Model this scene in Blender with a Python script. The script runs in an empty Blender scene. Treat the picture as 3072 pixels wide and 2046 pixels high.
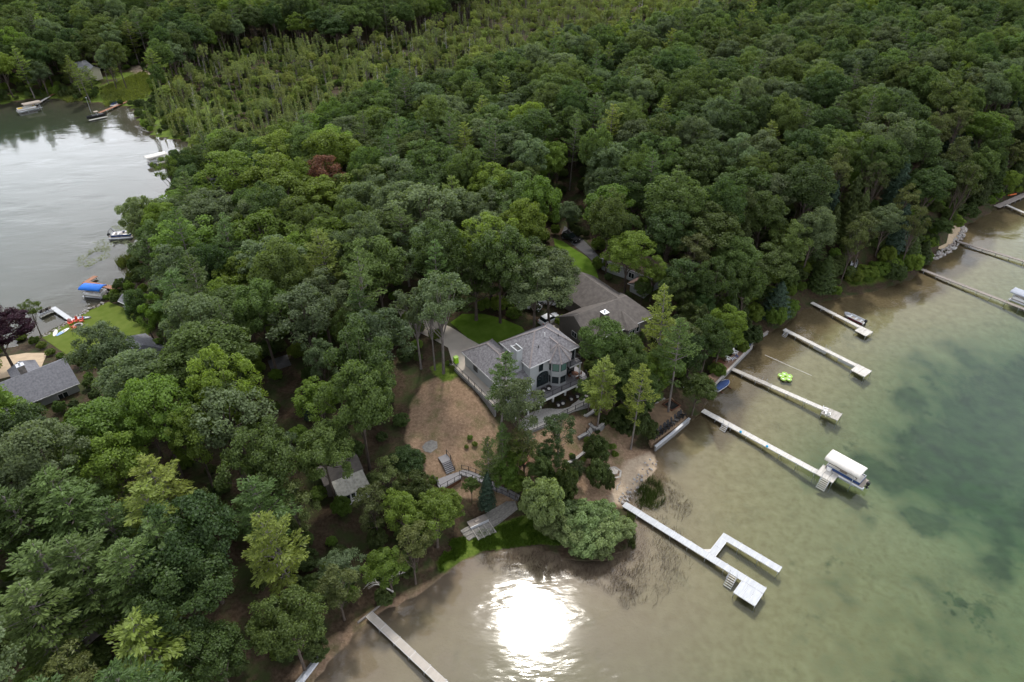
import bpy, math, random
import numpy as np
from mathutils import Vector, Matrix
D = bpy.data; S = bpy.context.scene; C = S.collection
R = math.radians
# ------------------------------------------------------------------ camera, sky, sun, exposure
HC, TH, FP = 82.0, R(36), 2048.0            # camera height over the lake, pitch below the horizon, focal length in photo pixels
cam = D.cameras.new('camera'); cam.sensor_width = 36; cam.lens = 24; cam.clip_start = 1; cam.clip_end = 9000
co = D.objects.new('camera', cam); C.objects.link(co); co.location = (0, 0, HC); co.rotation_euler = (R(90) - TH, 0, 0)
S.camera = co
SUN_EL, SUN_AZ = R(58), R(3)                # sun ahead of the camera, seen as the glint in the bay
w = D.worlds.new('World'); S.world = w; w.use_nodes = True
nt = w.node_tree; N = nt.nodes; bg = N['Background']
sky = N.new('ShaderNodeTexSky'); sky.sky_type = 'NISHITA'; sky.sun_disc = False
sky.sun_elevation = SUN_EL; sky.sun_rotation = SUN_AZ; sky.altitude = 200; sky.dust_density = 2.0
L0 = nt.links.new
tc = N.new('ShaderNodeTexCoord'); sp = N.new('ShaderNodeSeparateXYZ'); L0(tc.outputs['Generated'], sp.inputs[0])
def wm(op, a, b, clamp=False):
    q = N.new('ShaderNodeMath'); q.operation = op; q.use_clamp = clamp
    for i, v in enumerate((a, b)):
        if isinstance(v, (int, float)): q.inputs[i].default_value = v
        else: L0(v, q.inputs[i])
    return q.outputs[0]
el = wm('MAXIMUM', sp.outputs['Z'], 0.0)                                    # thin bright overcast: paler toward the horizon, brighter on the sun's side
lum = wm('ADD', wm('MULTIPLY', wm('POWER', wm('SUBTRACT', 1.0, el), 1.5), 5.4), .46); lum = wm('MULTIPLY', lum, wm('ADD', wm('MULTIPLY', sp.outputs['Y'], .55), 1.0))
vd = N.new('ShaderNodeVectorMath'); vd.operation = 'DOT_PRODUCT'; L0(tc.outputs['Generated'], vd.inputs[0]); vd.inputs[1].default_value = (math.sin(SUN_AZ) * math.cos(SUN_EL), math.cos(SUN_AZ) * math.cos(SUN_EL), math.sin(SUN_EL))
lum = wm('ADD', wm('MULTIPLY', lum, .75), wm('MULTIPLY', wm('POWER', wm('MAXIMUM', vd.outputs['Value'], 0.0), 7.0), 2.2))     # glow of the veiled sun in the cloud
mp = N.new('ShaderNodeMapping'); mp.inputs['Scale'].default_value = (1, 1, 2.0); mp.inputs['Location'].default_value = (.35, 0, 0)
no = N.new('ShaderNodeTexNoise'); no.inputs['Scale'].default_value = 2.1; no.inputs['Detail'].default_value = 6; no.inputs['Roughness'].default_value = .55
rp = N.new('ShaderNodeValToRGB'); rp.color_ramp.elements[0].position = .36; rp.color_ramp.elements[1].position = .60
rp.color_ramp.elements[0].color = (.42, .42, .42, 1); rp.color_ramp.elements[1].color = (1, 1, 1, 1)
cl = N.new('ShaderNodeCombineColor')
for k, g in enumerate((8.25, 8.5, 9.15)): L0(wm('MULTIPLY', lum, g), cl.inputs[k])
mx = N.new('ShaderNodeMix'); mx.data_type = 'RGBA'
L0(tc.outputs['Generated'], mp.inputs['Vector']); L0(mp.outputs['Vector'], no.inputs['Vector']); L0(no.outputs['Fac'], rp.inputs['Fac']); L0(rp.outputs['Color'], mx.inputs['Factor'])
L0(sky.outputs['Color'], mx.inputs['A']); L0(cl.outputs[0], mx.inputs['B']); L0(mx.outputs['Result'], bg.inputs['Color'])
bg.inputs['Strength'].default_value = 0.1
sl = D.lights.new('sun', 'SUN'); sl.energy = 1.35; sl.angle = R(5.2); sl.color = (1, .95, .87)
so = D.objects.new('sun', sl); C.objects.link(so)
sdir = Vector((math.sin(SUN_AZ) * math.cos(SUN_EL), math.cos(SUN_AZ) * math.cos(SUN_EL), math.sin(SUN_EL)))
so.rotation_euler = sdir.to_track_quat('Z', 'Y').to_euler(); so.location = (0, 60, 120)
vs = S.view_settings; vs.view_transform = 'Standard'; vs.look = 'None'; vs.exposure = 0.58; vs.gamma = 1; vs.use_curve_mapping = False
cy = S.cycles; cy.max_bounces = 6; cy.diffuse_bounces = 3; cy.glossy_bounces = 3; cy.transmission_bounces = 4; cy.transparent_max_bounces = 10
cy.caustics_reflective = False; cy.caustics_refractive = False; cy.sample_clamp_indirect = 4; cy.use_denoising = True
cy.use_adaptive_sampling = True; cy.adaptive_threshold = .02
# ------------------------------------------------------------------ pixels to places
rng = np.random.default_rng(7); random.seed(7)
def P(u, v, z=0.0):                          # photo pixel (3072 wide) + height -> world
    a = (u - 1536) / FP; b = (v - 1023) / FP
    d = (a, math.cos(TH) - b * math.sin(TH), -math.sin(TH) - b * math.cos(TH)); t = (z - HC) / d[2]
    return (d[0] * t, d[1] * t, z)
def J(x, y, z):                              # world -> photo pixel
    dz = z - HC; dep = y * math.cos(TH) - dz * math.sin(TH); up = y * math.sin(TH) + dz * math.cos(TH)
    return (1536 + FP * x / dep, 1023 - FP * up / dep)
K = 3072 / 2354.0
def f(*pts): return [(x * K, y * K) for x, y in pts]      # points read off the 2354 wide view
def zo(ox, oy, s, *pts): return [(ox + x / s, oy + y / s) for x, y in pts]   # points read off an enlarged crop
def inpoly(poly, x, y):
    x = np.asarray(x, float); y = np.asarray(y, float); ins = np.zeros(x.shape, bool)
    for i in range(len(poly)):
        x1, y1 = poly[i][:2]; x2, y2 = poly[i - 1][:2]
        c = ((y1 > y) != (y2 > y)); ins ^= c & (x < (x2 - x1) * (y - y1) / ((y2 - y1) if y2 != y1 else 1e-9) + x1)
    return ins
def sdist(poly, x, y):                       # >0 inside
    d2 = np.full(np.shape(x), 1e18)
    for i in range(len(poly)):
        x1, y1 = poly[i][:2]; x2, y2 = poly[i - 1][:2]; ex, ey = x2 - x1, y2 - y1
        t = np.clip(((x - x1) * ex + (y - y1) * ey) / (ex * ex + ey * ey + 1e-12), 0, 1)
        d2 = np.minimum(d2, (x - x1 - t * ex) ** 2 + (y - y1 - t * ey) ** 2)
    d = np.sqrt(d2); return np.where(inpoly(poly, x, y), d, -d)
def sm(a, b, x): t = np.clip((x - a) / (b - a), 0, 1); return t * t * (3 - 2 * t)
def W0(pts, z=0.0): return [P(u, v, z)[:2] for u, v in pts]
# ------------------------------------------------------------------ shorelines
shore_r = f((720,1568),(762,1512),(800,1472),(845,1424),(880,1404),(935,1378),(985,1344),(1020,1314),(1060,1286),(1100,1272),(1150,1262),(1200,1252),(1245,1258),
  (1300,1280),(1350,1293),(1400,1286),(1440,1256),(1458,1214),(1452,1180),(1432,1160),(1452,1130),(1480,1112),(1506,1078),(1510,1050),(1500,1032),
  (1590,966),(1618,938),(1622,905),(1680,848),(1728,792),(1770,762),(1800,748),(1840,714),(1875,698),(1925,684),(1990,672),(2050,656),(2100,640),
  (2108,616),(2150,595),(2196,565),(2214,535),(2220,518),(2250,500),(2290,478),(2316,458),(2354,436),(2480,372))
LR = [(-75, -80), (-52, 0), (-34, 28)] + W0(shore_r) + [(420, 300), (900, 420), (900, -200), (-75, -200)]
shore_l = f((-200,262),(0,240),(60,230),(125,226),(180,232),(230,238),(300,248),(318,282),(350,312),(400,322),(450,330),(458,342),(420,352),(396,366),(400,392),(394,450),
  (372,500),(330,560),(300,600),(306,640),(268,662),(246,692),(205,712),(150,742),(95,770),(58,792),(0,806),(-160,850))
LL = W0(shore_l); LL = [(-900, LL[0][1] + 60)] + LL + [(-160, LL[-1][1] - 12), (-900, LL[-1][1] - 60)]
deep = W0(zo(2048, 682, 2.3, (2900,560),(2350,660),(2000,720),(1650,800),(1520,900),(1440,1000),(1390,1130),(1250,1230),(1200,1330),(1260,1430),(900,1430),(800,1540),(900,1680),(1280,1800),(1500,1900),(1800,2060),(2354,2270),(2900,2500)))
# ------------------------------------------------------------------ terrain heights
ctrl = [(1300,1130,7.2),(1340,1230,6.4),(1290,1330,5.4),(1400,1330,5.0),(1335,1372,4.6),(1370,1470,2.4),(1450,1420,3.4),(1540,1500,1.1),(1460,1560,.8),(1570,1590,.5),(1740,1600,.7),
 (1840,1412,1.3),(1920,1380,.9),(1700,1430,1.8),(1990,1240,1.0),(2150,1130,1.0),(1060,1480,3.2),(1180,1560,1.6),(900,1200,6.4),(900,1330,5.6),(1350,1000,8.4),(1230,930,8.2),(1480,970,8.4),(1250,1060,7.8),
 (1800,950,8.4),(1720,810,8.6),(1950,850,8.6),(1900,1000,6.5),(2000,1080,4.0),(2300,500,11),(2600,420,11),(2700,300,13),(2000,400,11),(1700,500,10),(1400,560,8.5),(1150,620,6.5),(900,700,6),
 (1000,220,.9),(1500,130,1.2),(600,330,.7),(800,420,1.0),(560,420,.6),(1200,330,3.0),(1536,0,3),(2800,50,15),(2300,50,9),(2100,200,8),(1700,330,7),(300,90,5),(700,50,4),(100,150,4),(350,250,.9),(250,240,.9),
 (600,800,5),(450,1000,3),(230,1030,1.7),(330,950,1.2),(60,1120,2.4),(150,1250,4),(300,1400,5),(100,1700,5.5),(400,1850,4.6),(800,1700,3.0),(600,1400,5.6),(900,1930,1.2),(560,640,1.6),(520,560,1.4)]
ctrl += [(1600,1330,4.2),(1690,1340,3.4),(1760,1330,3.2),(1800,1280,3.8)]
CP = np.array([P(u, v, z) for u, v, z in ctrl])
HO = (2.83, 85.98); HA = R(35)               # main house: origin and facade direction
def hw(x, y): return (HO[0] + x * math.cos(HA) - y * math.sin(HA), HO[1] + x * math.sin(HA) + y * math.cos(HA))
extra = [(*hw(x, y), 8.35) for x, y in ((-5, 13), (-6.5, 16), (2, 13), (8, 12), (10, 8), (-1, 8), (4, 4), (9, 3), (-4, 3), (-6, 6))] + [(*hw(x, y), 5.5) for x, y in ((0, -3.5), (4, -4), (8, -4), (-2, -3.5), (2, -3.8), (6, -3.8))]
CP = np.vstack([CP, np.array(extra)])
def axis(segs):
    out = [segs[0][0]]
    for a, b, s0, s1 in segs:
        n = max(1, int(round(abs(b - a) / ((s0 + s1) / 2)))); t = np.linspace(0, 1, n + 1)[1:]
        q = s1 / s0
        tt = t if abs(q - 1) < .01 else (q ** t - 1) / (q - 1)
        out += list(a + (b - a) * tt)
    return np.array(out)
gx = axis([(-4000, -420, 400, 12), (-420, -110, 6, 2.4), (-110, 150, 1.2, 1.2), (150, 420, 2.4, 6), (420, 4000, 12, 400)])
gy = axis([(-900, 20, 120, 3), (20, 170, 1.2, 1.2), (170, 330, 1.4, 3), (330, 700, 4, 10), (700, 6000, 12, 500)])
GX, GY = np.meshgrid(gx, gy)
def raw_h(x, y):
    num = np.zeros(np.shape(x)); den = np.zeros(np.shape(x))
    for cx, cyy, cz in CP:
        wgt = 1 / (((x - cx) ** 2 + (y - cyy) ** 2) + 9.0) ** 1.6
        num += wgt * cz; den += wgt
    hh = num / den
    far = sm(300, 900, np.hypot(x, y - 150)); hh = hh * (1 - far) + far * (7 + 4 * np.sin(x * .006) * np.cos(y * .005))
    dr = sdist(LR, x, y); dl = sdist(LL, x, y); d = np.minimum(-dr, -dl)     # + on land
    hill = .25 * np.sin(x * .31 + 1.3 * np.sin(y * .17)) * np.sin(y * .27) * sm(6, 20, d)
    land = .06 + (hh - .06 + hill) * sm(-2, 15, d) * sm(-.3, 3.0, d) ** .5
    land = np.maximum(land, .06 + .03 * np.clip(d, 0, 10))
    bed_r = -(.02 + .05 * np.clip(dr, 0, 12) + .062 * np.clip(dr - 12, 0, 45)) - 3.6 * sm(-8, 24, sdist(deep, x, y))
    bed_l = -(.02 + .06 * np.clip(dl, 0, 12) + .03 * np.clip(dl - 12, 0, 60))
    return np.where(dr > 0, bed_r, np.where(dl > 0, bed_l, land)), d
GH, GD = raw_h(GX, GY)
def hgt(x, y):
    x = np.asarray(x, float); y = np.asarray(y, float)
    i = np.clip(np.searchsorted(gx, x) - 1, 0, len(gx) - 2); j = np.clip(np.searchsorted(gy, y) - 1, 0, len(gy) - 2)
    tx = (x - gx[i]) / (gx[i + 1] - gx[i]); ty = (y - gy[j]) / (gy[j + 1] - gy[j])
    return GH[j, i] * (1 - tx) * (1 - ty) + GH[j, i + 1] * tx * (1 - ty) + GH[j + 1, i] * (1 - tx) * ty + GH[j + 1, i + 1] * tx * ty
def G(u, v, up=0.0):                         # pixel -> point on the ground (or 'up' metres over it)
    z = 3.0
    for _ in range(14):
        x, y, _q = P(u, v, z + up); z = .5 * z + .5 * max(float(hgt(x, y)), 0)
    return (x, y, z)
# ------------------------------------------------------------------ materials
def nmat(name): m = D.materials.new(name); m.use_nodes = True; return m, m.node_tree, m.node_tree.nodes['Principled BSDF']
def mat(name, col, rough=.8, var=.12, scale=3.0, bump=0.0, metal=0.0, spec=.35, detail=4, stretch=None, col2=None):
    m, t, b = nmat(name); n = t.nodes; L = t.links.new
    tcx = n.new('ShaderNodeTexCoord'); mpx = n.new('ShaderNodeMapping'); L(tcx.outputs['Object'], mpx.inputs['Vector'])
    if stretch: mpx.inputs['Scale'].default_value = stretch
    nz = n.new('ShaderNodeTexNoise'); nz.inputs['Scale'].default_value = scale; nz.inputs['Detail'].default_value = detail; L(mpx.outputs['Vector'], nz.inputs['Vector'])
    r = n.new('ShaderNodeValToRGB'); r.color_ramp.elements[0].position = .3; r.color_ramp.elements[1].position = .7
    c2 = col2 or tuple(min(1, c * (1 + var)) for c in col); c1 = col if col2 else tuple(c * (1 - var) for c in col)
    r.color_ramp.elements[0].color = (*c1, 1); r.color_ramp.elements[1].color = (*c2, 1)
    L(nz.outputs['Fac'], r.inputs['Fac']); L(r.outputs['Color'], b.inputs['Base Color'])
    b.inputs['Roughness'].default_value = rough; b.inputs['Metallic'].default_value = metal; b.inputs['Specular IOR Level'].default_value = spec
    if bump:
        bp = n.new('ShaderNodeBump'); bp.inputs['Strength'].default_value = bump; bp.inputs['Distance'].default_value = .05
        L(nz.outputs['Fac'], bp.inputs['Height']); L(bp.outputs['Normal'], b.inputs['Normal'])
    return m
def leafmat(name, col, var=.25, trans=.4, hue=.03):
    m = D.materials.new(name); m.use_nodes = True; t = m.node_tree; n = t.nodes; n.clear(); L = t.links.new
    at = n.new('ShaderNodeAttribute'); at.attribute_name = 'tint'; oi = n.new('ShaderNodeObjectInfo')
    hs = n.new('ShaderNodeHueSaturation'); hs.inputs['Color'].default_value = (*(c * 1.14 for c in col), 1)
    m1 = n.new('ShaderNodeMath'); m1.operation = 'MULTIPLY_ADD'; m1.inputs[1].default_value = hue; m1.inputs[2].default_value = .5 - hue * .85; L(oi.outputs['Random'], m1.inputs[0]); L(m1.outputs[0], hs.inputs['Hue'])
    m2 = n.new('ShaderNodeMath'); m2.operation = 'MULTIPLY_ADD'; m2.inputs[1].default_value = 2 * var; m2.inputs[2].default_value = 1 - var; L(at.outputs['Fac'], m2.inputs[0])
    m4 = n.new('ShaderNodeMath'); m4.operation = 'MULTIPLY'; m4.inputs[1].default_value = 7.31; L(oi.outputs['Random'], m4.inputs[0])
    m5 = n.new('ShaderNodeMath'); m5.operation = 'FRACT'; L(m4.outputs[0], m5.inputs[0])
    m6 = n.new('ShaderNodeMath'); m6.operation = 'MULTIPLY_ADD'; m6.inputs[1].default_value = .5; m6.inputs[2].default_value = .75; L(m5.outputs[0], m6.inputs[0])
    m3 = n.new('ShaderNodeMath'); m3.operation = 'MULTIPLY'; L(m2.outputs[0], m3.inputs[0]); L(m6.outputs[0], m3.inputs[1]); L(m3.outputs[0], hs.inputs['Value'])
    di = n.new('ShaderNodeBsdfDiffuse'); tr = n.new('ShaderNodeBsdfTranslucent'); gl = n.new('ShaderNodeBsdfGlossy'); gl.inputs['Roughness'].default_value = .45; gl.inputs['Color'].default_value = (.8, .85, .85, 1)
    L(hs.outputs['Color'], di.inputs['Color'])
    yl = n.new('ShaderNodeMix'); yl.data_type = 'RGBA'; yl.blend_type = 'MULTIPLY'; yl.inputs['Factor'].default_value = 1; yl.inputs['B'].default_value = (1.25, 1.3, .55, 1); L(hs.outputs['Color'], yl.inputs['A']); L(yl.outputs['Result'], tr.inputs['Color'])
    x1 = n.new('ShaderNodeMixShader'); x1.inputs[0].default_value = trans; L(di.outputs[0], x1.inputs[1]); L(tr.outputs[0], x1.inputs[2])
    x2 = n.new('ShaderNodeMixShader'); x2.inputs[0].default_value = .015; L(x1.outputs[0], x2.inputs[1]); L(gl.outputs[0], x2.inputs[2])
    o = n.new('ShaderNodeOutputMaterial'); L(x2.outputs[0], o.inputs['Surface']); return m
M = {}
M['oak'] = leafmat('oak_leaves', (.066, .103, .025)); M['oakd'] = leafmat('dark_leaves', (.045, .078, .021)); M['maple'] = leafmat('maple_leaves', (.098, .158, .022))
M['ash'] = leafmat('pale_leaves', (.090, .126, .056)); M['pine'] = leafmat('pine_needles', (.066, .108, .028), trans=.3); M['pineb'] = leafmat('bright_needles', (.135, .185, .034), trans=.3)
M['redpine'] = leafmat('brown_green_needles', (.068, .086, .024), trans=.25); M['cedar'] = leafmat('cedar_leaves', (.046, .068, .018), trans=.2); M['willow'] = leafmat('willow_leaves', (.150, .205, .080))
M['spruce'] = leafmat('blue_needles', (.040, .066, .042), trans=.2); M['purple'] = leafmat('purple_leaves', (.030, .011, .017), trans=.25); M['rust'] = leafmat('rust_leaves', (.125, .055, .034), trans=.3)
M['tam'] = leafmat('larch_needles', (.140, .175, .062), trans=.4); M['swamp'] = leafmat('swamp_leaves', (.165, .210, .052)); M['reed'] = leafmat('reed_leaves', (.07, .095, .03), trans=.3); M['rush'] = leafmat('rush_stems', (.070, .052, .036), trans=.1)
M['grassy'] = leafmat('ground_cover', (.080, .155, .018), trans=.3); M['lily'] = leafmat('lily_leaves', (.17, .20, .11), trans=.1)
M['bark'] = mat('bark', (.085, .066, .052), .9, .35, 4, .4, stretch=(1, 1, .25)); M['barkg'] = mat('grey_bark', (.16, .14, .125), .9, .3, 4, .4, stretch=(1, 1, .3)); M['dead'] = mat('bleached_wood', (.38, .36, .33), .9, .25, 5)
M['shingle'] = mat('grey_shingles', (.185, .176, .182), .9, .4, 3.2, .5, detail=8); M['shingleb'] = mat('brown_shingles', (.115, .100, .088), .92, .22, 1.4, .4, detail=8); M['shinglel'] = mat('slate_shingles', (.17, .17, .185), .9, .25, 3, .4, detail=8)
M['siding'] = mat('grey_siding', (.36, .37, .37), .75, .06, 1.5, .1, stretch=(.3, .3, 6)); M['trim'] = mat('white_trim', (.68, .67, .66), .6, .05); M['beige'] = mat('beige_siding', (.48, .45, .34), .8, .06); M['brownwall'] = mat('brown_siding', (.13, .115, .10), .85, .1)
M['frame'] = mat('black_frame', (.012, .012, .013), .45, .1); M['rail'] = mat('black_rail', (.02, .02, .02), .5, .1)
M['composite'] = mat('grey_composite_decking', (.23, .22, .225), .7, .08, 2, .2, stretch=(1, 8, 1)); M['paver'] = mat('concrete_pavers', (.50, .47, .435), .85, .16, 2.2, .2); M['wall'] = mat('grey_block', (.20, .195, .19), .9, .2, 3, .4); M['cap'] = mat('wall_cap', (.42, .40, .375), .85, .12)
M['conc'] = mat('concrete_drive', (.50, .44, .375), .85, .10, .5, .1); M['asph'] = mat('asphalt', (.085, .082, .085), .9, .15, .8, .1); M['pathm'] = mat('stepping_stone', (.24, .225, .20), .9, .25, 3, .3)
M['lawn'] = mat('lawn_grass', (.070, .130, .012), .95, .3, .55, .3, detail=8, spec=.05, col2=(.115, .185, .026)); M['lawn2'] = mat('lakeside_lawn', (.080, .115, .015), .95, .3, .6, .3, detail=8, spec=.05, col2=(.115, .145, .028)); M['meadow'] = mat('meadow_grass', (.14, .19, .03), .95, .3, .25, .3, detail=8, spec=.05, col2=(.22, .27, .07))
M['sandt'] = mat('sand', (.27, .185, .115), .95, .18, 1.2, .3, detail=8); M['sandl'] = mat('pale_sand', (.42, .32, .21), .95, .12, 1.0, .2); M['mulch'] = mat('mulch', (.16, .085, .050), .95, .35, 3, .5, detail=8)
M['dockw'] = mat('weathered_dock_boards', (.40, .37, .33), .85, .3, 2, .3, stretch=(7, .4, 1)); M['dockl'] = mat('pale_dock_panel', (.54, .51, .46), .7, .16, 1.1, .15, stretch=(5, .8, 1)); M['dockg'] = mat('grey_dock_panel', (.44, .45, .46), .6, .12, 1.1, .15, stretch=(5, .8, 1)); M['dockb'] = mat('beige_dock_panel', (.42, .375, .32), .75, .14, 1.3, .2, stretch=(6, .6, 1)); M['dockr'] = mat('red_brown_boards', (.30, .145, .085), .85, .12, 3, .3, stretch=(7, .4, 1)); M['dockd'] = mat('dark_dock_boards', (.27, .235, .205), .9, .15, 3, .3, stretch=(7, .4, 1))
M['alu'] = mat('aluminium', (.62, .63, .65), .35, .05, metal=.6); M['galv'] = mat('galvanised', (.50, .51, .53), .5, .06, metal=.4); M['white'] = mat('white_plastic', (.78, .77, .75), .5, .04); M['canvas'] = mat('cream_canvas', (.70, .66, .60), .8, .05, 1.0); M['blue'] = mat('blue_canvas', (.010, .14, .55), .7, .06, 1.0); M['navy'] = mat('navy_canvas', (.025, .055, .16), .75, .15, 1.5); M['tan'] = mat('tan_canvas', (.33, .28, .23), .8, .08, 1.0); M['blk'] = mat('black_plastic', (.018, .018, .02), .5, .2); M['blksoft'] = mat('dark_wicker', (.030, .025, .024), .8, .2); M['cush'] = mat('pale_cushion', (.66, .63, .60), .85, .05); M['red'] = mat('red_plastic', (.62, .060, .022), .5, .08); M['orange'] = mat('orange_plastic', (.75, .16, .03), .5, .05); M['lime'] = mat('lime_vinyl', (.38, .60, .12), .45, .05); M['limeb'] = mat('lime_plastic', (.36, .75, .02), .5, .05); M['ball'] = mat('blue_ball', (.02, .35, .62), .4, .1); M['maroon'] = mat('maroon_hull', (.20, .02, .03), .4, .1); M['brownwood'] = mat('brown_wood', (.13, .055, .03), .8, .2, 3, .3); M['stone'] = mat('field_stone', (.34, .30, .27), .9, .35, 2.0, .5); M['char'] = mat('ashes', (.03, .028, .026), .95, .3); M['yel'] = mat('yellow_vinyl', (.75, .50, .04), .5, .05); M['carw'] = mat('white_car_paint', (.72, .72, .73), .3, .02, spec=.6); M['cark'] = mat('black_car_paint', (.015, .016, .02), .25, .05, spec=.6); M['boardsp'] = mat('pale_board', (.66, .62, .50), .4, .04); M['boardb'] = mat('blue_board', (.20, .34, .72), .4, .04)
def glassmat(name, col, rough=.06):
    m, t, b = nmat(name); b.inputs['Base Color'].default_value = (*col, 1); b.inputs['Roughness'].default_value = rough; b.inputs['Specular IOR Level'].default_value = .6; return m
M['glass'] = glassmat('dark_window_glass', (.018, .026, .028)); M['glassg'] = glassmat('blind_behind_glass', (.10, .19, .16), .12)
# ------------------------------------------------------------------ mesh helpers
def link(o): C.objects.link(o); return o
def tag(o, label, cat, group=None):
    o['label'] = label; o['category'] = cat
    if group: o['group'] = group
    return o
def empty(name, loc=(0, 0, 0), rz=0.0):
    e = D.objects.new(name, None); e.location = loc; e.rotation_euler = (0, 0, rz); e.empty_display_size = .3; return link(e)
class MB:
    def __init__(s): s.v = []; s.f = []
    def face(s, pts): k = len(s.v); s.v += [tuple(p) for p in pts]; s.f.append(tuple(range(k, k + len(pts)))); return s
    def box(s, x0, x1, y0, y1, z0, z1, mtx=None):
        p = [(x, y, z) for z in (z0, z1) for y in (y0, y1) for x in (x0, x1)]
        if mtx is not None: p = [tuple(mtx @ Vector(q)) for q in p]
        k = len(s.v); s.v += p
        s.f += [tuple(k + i for i in q) for q in ((0, 2, 3, 1), (4, 5, 7, 6), (0, 1, 5, 4), (2, 6, 7, 3), (0, 4, 6, 2), (1, 3, 7, 5))]; return s
    def bar(s, a, b, w, h=None):             # square bar from a to b
        a = Vector(a); b = Vector(b); d = b - a; L = d.length
        if L < 1e-6: return s
        q = d.to_track_quat('X', 'Z').to_matrix().to_4x4(); h = h or w
        return s.box(0, L, -w / 2, w / 2, -h / 2, h / 2, Matrix.Translation(a) @ q)
    def prism(s, poly, z0, z1):
        n = len(poly); ar = sum(poly[i - 1][0] * poly[i][1] - poly[i][0] * poly[i - 1][1] for i in range(n))
        if ar < 0: poly = poly[::-1]
        k = len(s.v); a = z0 if hasattr(z0, '__len__') else [z0] * n; b = z1 if hasattr(z1, '__len__') else [z1] * n
        s.v += [(p[0], p[1], a[i]) for i, p in enumerate(poly)] + [(p[0], p[1], b[i]) for i, p in enumerate(poly)]
        s.f.append(tuple(k + i for i in range(n))[::-1]); s.f.append(tuple(k + n + i for i in range(n)))
        for i in range(n): j = (i + 1) % n; s.f.append((k + i, k + j, k + n + j, k + n + i))
        return s
    def tube(s, pts, rad, n=8, cap=True):
        pts = [Vector(p) for p in pts]; k0 = len(s.v); m = len(pts); rad = rad if hasattr(rad, '__len__') else [rad] * m
        for i, p in enumerate(pts):
            d = (pts[min(i + 1, m - 1)] - pts[max(i - 1, 0)]).normalized(); a = Vector((0, 0, 1)) if abs(d.z) < .9 else Vector((1, 0, 0))
            x = d.cross(a).normalized(); y = d.cross(x)
            for j in range(n): t = 2 * math.pi * j / n; s.v.append(tuple(p + (x * math.cos(t) + y * math.sin(t)) * rad[i]))
        for i in range(m - 1):
            for j in range(n): a = k0 + i * n + j; b = k0 + i * n + (j + 1) % n; s.f.append((a, b, b + n, a + n))
        if cap: s.f.append(tuple(range(k0, k0 + n))[::-1]); s.f.append(tuple(range(k0 + (m - 1) * n, k0 + m * n)))
        return s
    def rings(s, rows, close=True):          # loft closed rings of equal length
        k = len(s.v); n = len(rows[0])
        for r in rows: s.v += [tuple(p) for p in r]
        for i in range(len(rows) - 1):
            for j in range(n): a = k + i * n + j; b = k + i * n + (j + 1) % n; s.f.append((a, b, b + n, a + n))
        if close: s.f.append(tuple(range(k, k + n))[::-1]); s.f.append(tuple(range(k + (len(rows) - 1) * n, k + len(rows) * n)))
        return s
    def mesh(s, name):
        me = D.meshes.new(name); me.from_pydata(s.v, [], s.f); me.update(); return me
    def build(s, name, m, parent=None, smooth=False, loc=None, rz=0):
        me = s.mesh(name); me.materials.append(M[m] if isinstance(m, str) else m)
        if smooth:
            for p in me.polygons: p.use_smooth = True
        o = D.objects.new(name, me); o.parent = parent
        if loc is not None: o.location = loc; o.rotation_euler = (0, 0, rz)
        return link(o)
def struct(o): o['kind'] = 'structure'; return o
def stuff(o, label=None, cat=None):
    o['kind'] = 'stuff'
    if label: tag(o, label, cat)
    return o
def copy_tree(o, parent=None, kids=None):
    c = o.copy(); C.objects.link(c); c.parent = parent
    for ch in (kids if kids is not None else list(o.children)): copy_tree(ch, c)
    return c
def npmesh(name, V, F, m=None, tint=None, smooth=False):    # V (n,3), F (m,k) arrays
    me = D.meshes.new(name); me.vertices.add(len(V)); me.vertices.foreach_set('co', np.asarray(V, np.float32).ravel()); k = F.shape[1]
    me.loops.add(F.size); me.loops.foreach_set('vertex_index', F.astype(np.int32).ravel()); me.polygons.add(len(F))
    me.polygons.foreach_set('loop_start', np.arange(0, F.size, k, dtype=np.int32)); me.polygons.foreach_set('loop_total', np.full(len(F), k, np.int32))
    if smooth: me.polygons.foreach_set('use_smooth', np.ones(len(F), bool))
    if tint is not None: a = me.attributes.new('tint', 'FLOAT', 'POINT'); a.data.foreach_set('value', np.asarray(tint, np.float32))
    me.update(calc_edges=True)
    if m: me.materials.append(M[m] if isinstance(m, str) else m)
    return me
exec_late = []
# ------------------------------------------------------------------ the ground, one sheet with the lake bed
zone = np.zeros(GX.shape + (4,)); zone[..., 3] = 1
def zpoly(pts, ch, wid=1.5, z=None, amt=1.0):
    poly = [G(u, v)[:2] for u, v in pts] if z is None else [P(u, v, z)[:2] for u, v in pts]
    zone[..., ch] = np.maximum(zone[..., ch], amt * sm(-wid, wid, sdist(poly, GX, GY)))
    return poly
yard = f((1015,862),(1050,868),(1120,945),(1150,985),(1140,1040),(1100,1085),(1190,1140),(1180,1170),(1100,1150),(1000,1130),(960,1060),(930,1010),(945,930),(975,880))
zpoly(yard, 2)
zpoly(f((1320,1080),(1400,1020),(1500,1035),(1512,1075),(1480,1115),(1430,1165),(1370,1170),(1310,1140)), 2, 2); zpoly(f((1440,1060),(1500,1035),(1512,1080),(1480,1118),(1440,1168),(1400,1150),(1420,1100)), 0, 2)
zpoly(f((1180,985),(1300,960),(1380,960),(1470,1000),(1420,1060),(1300,1090),(1200,1070)), 2, 2, amt=.9)
zpoly(f((660,860),(760,860),(760,1000),(800,1040),(720,1060),(660,1000)), 2, 2, amt=.35)
zpoly(f((640,1568),(700,1500),(850,1400),(1000,1325),(1090,1268),(1105,1290),(1010,1350),(850,1470),(760,1568)), 2, 1.6, amt=.75); zpoly(f((1590,1568),(1600,1568),(1600,1570)), 2, .5)
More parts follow.
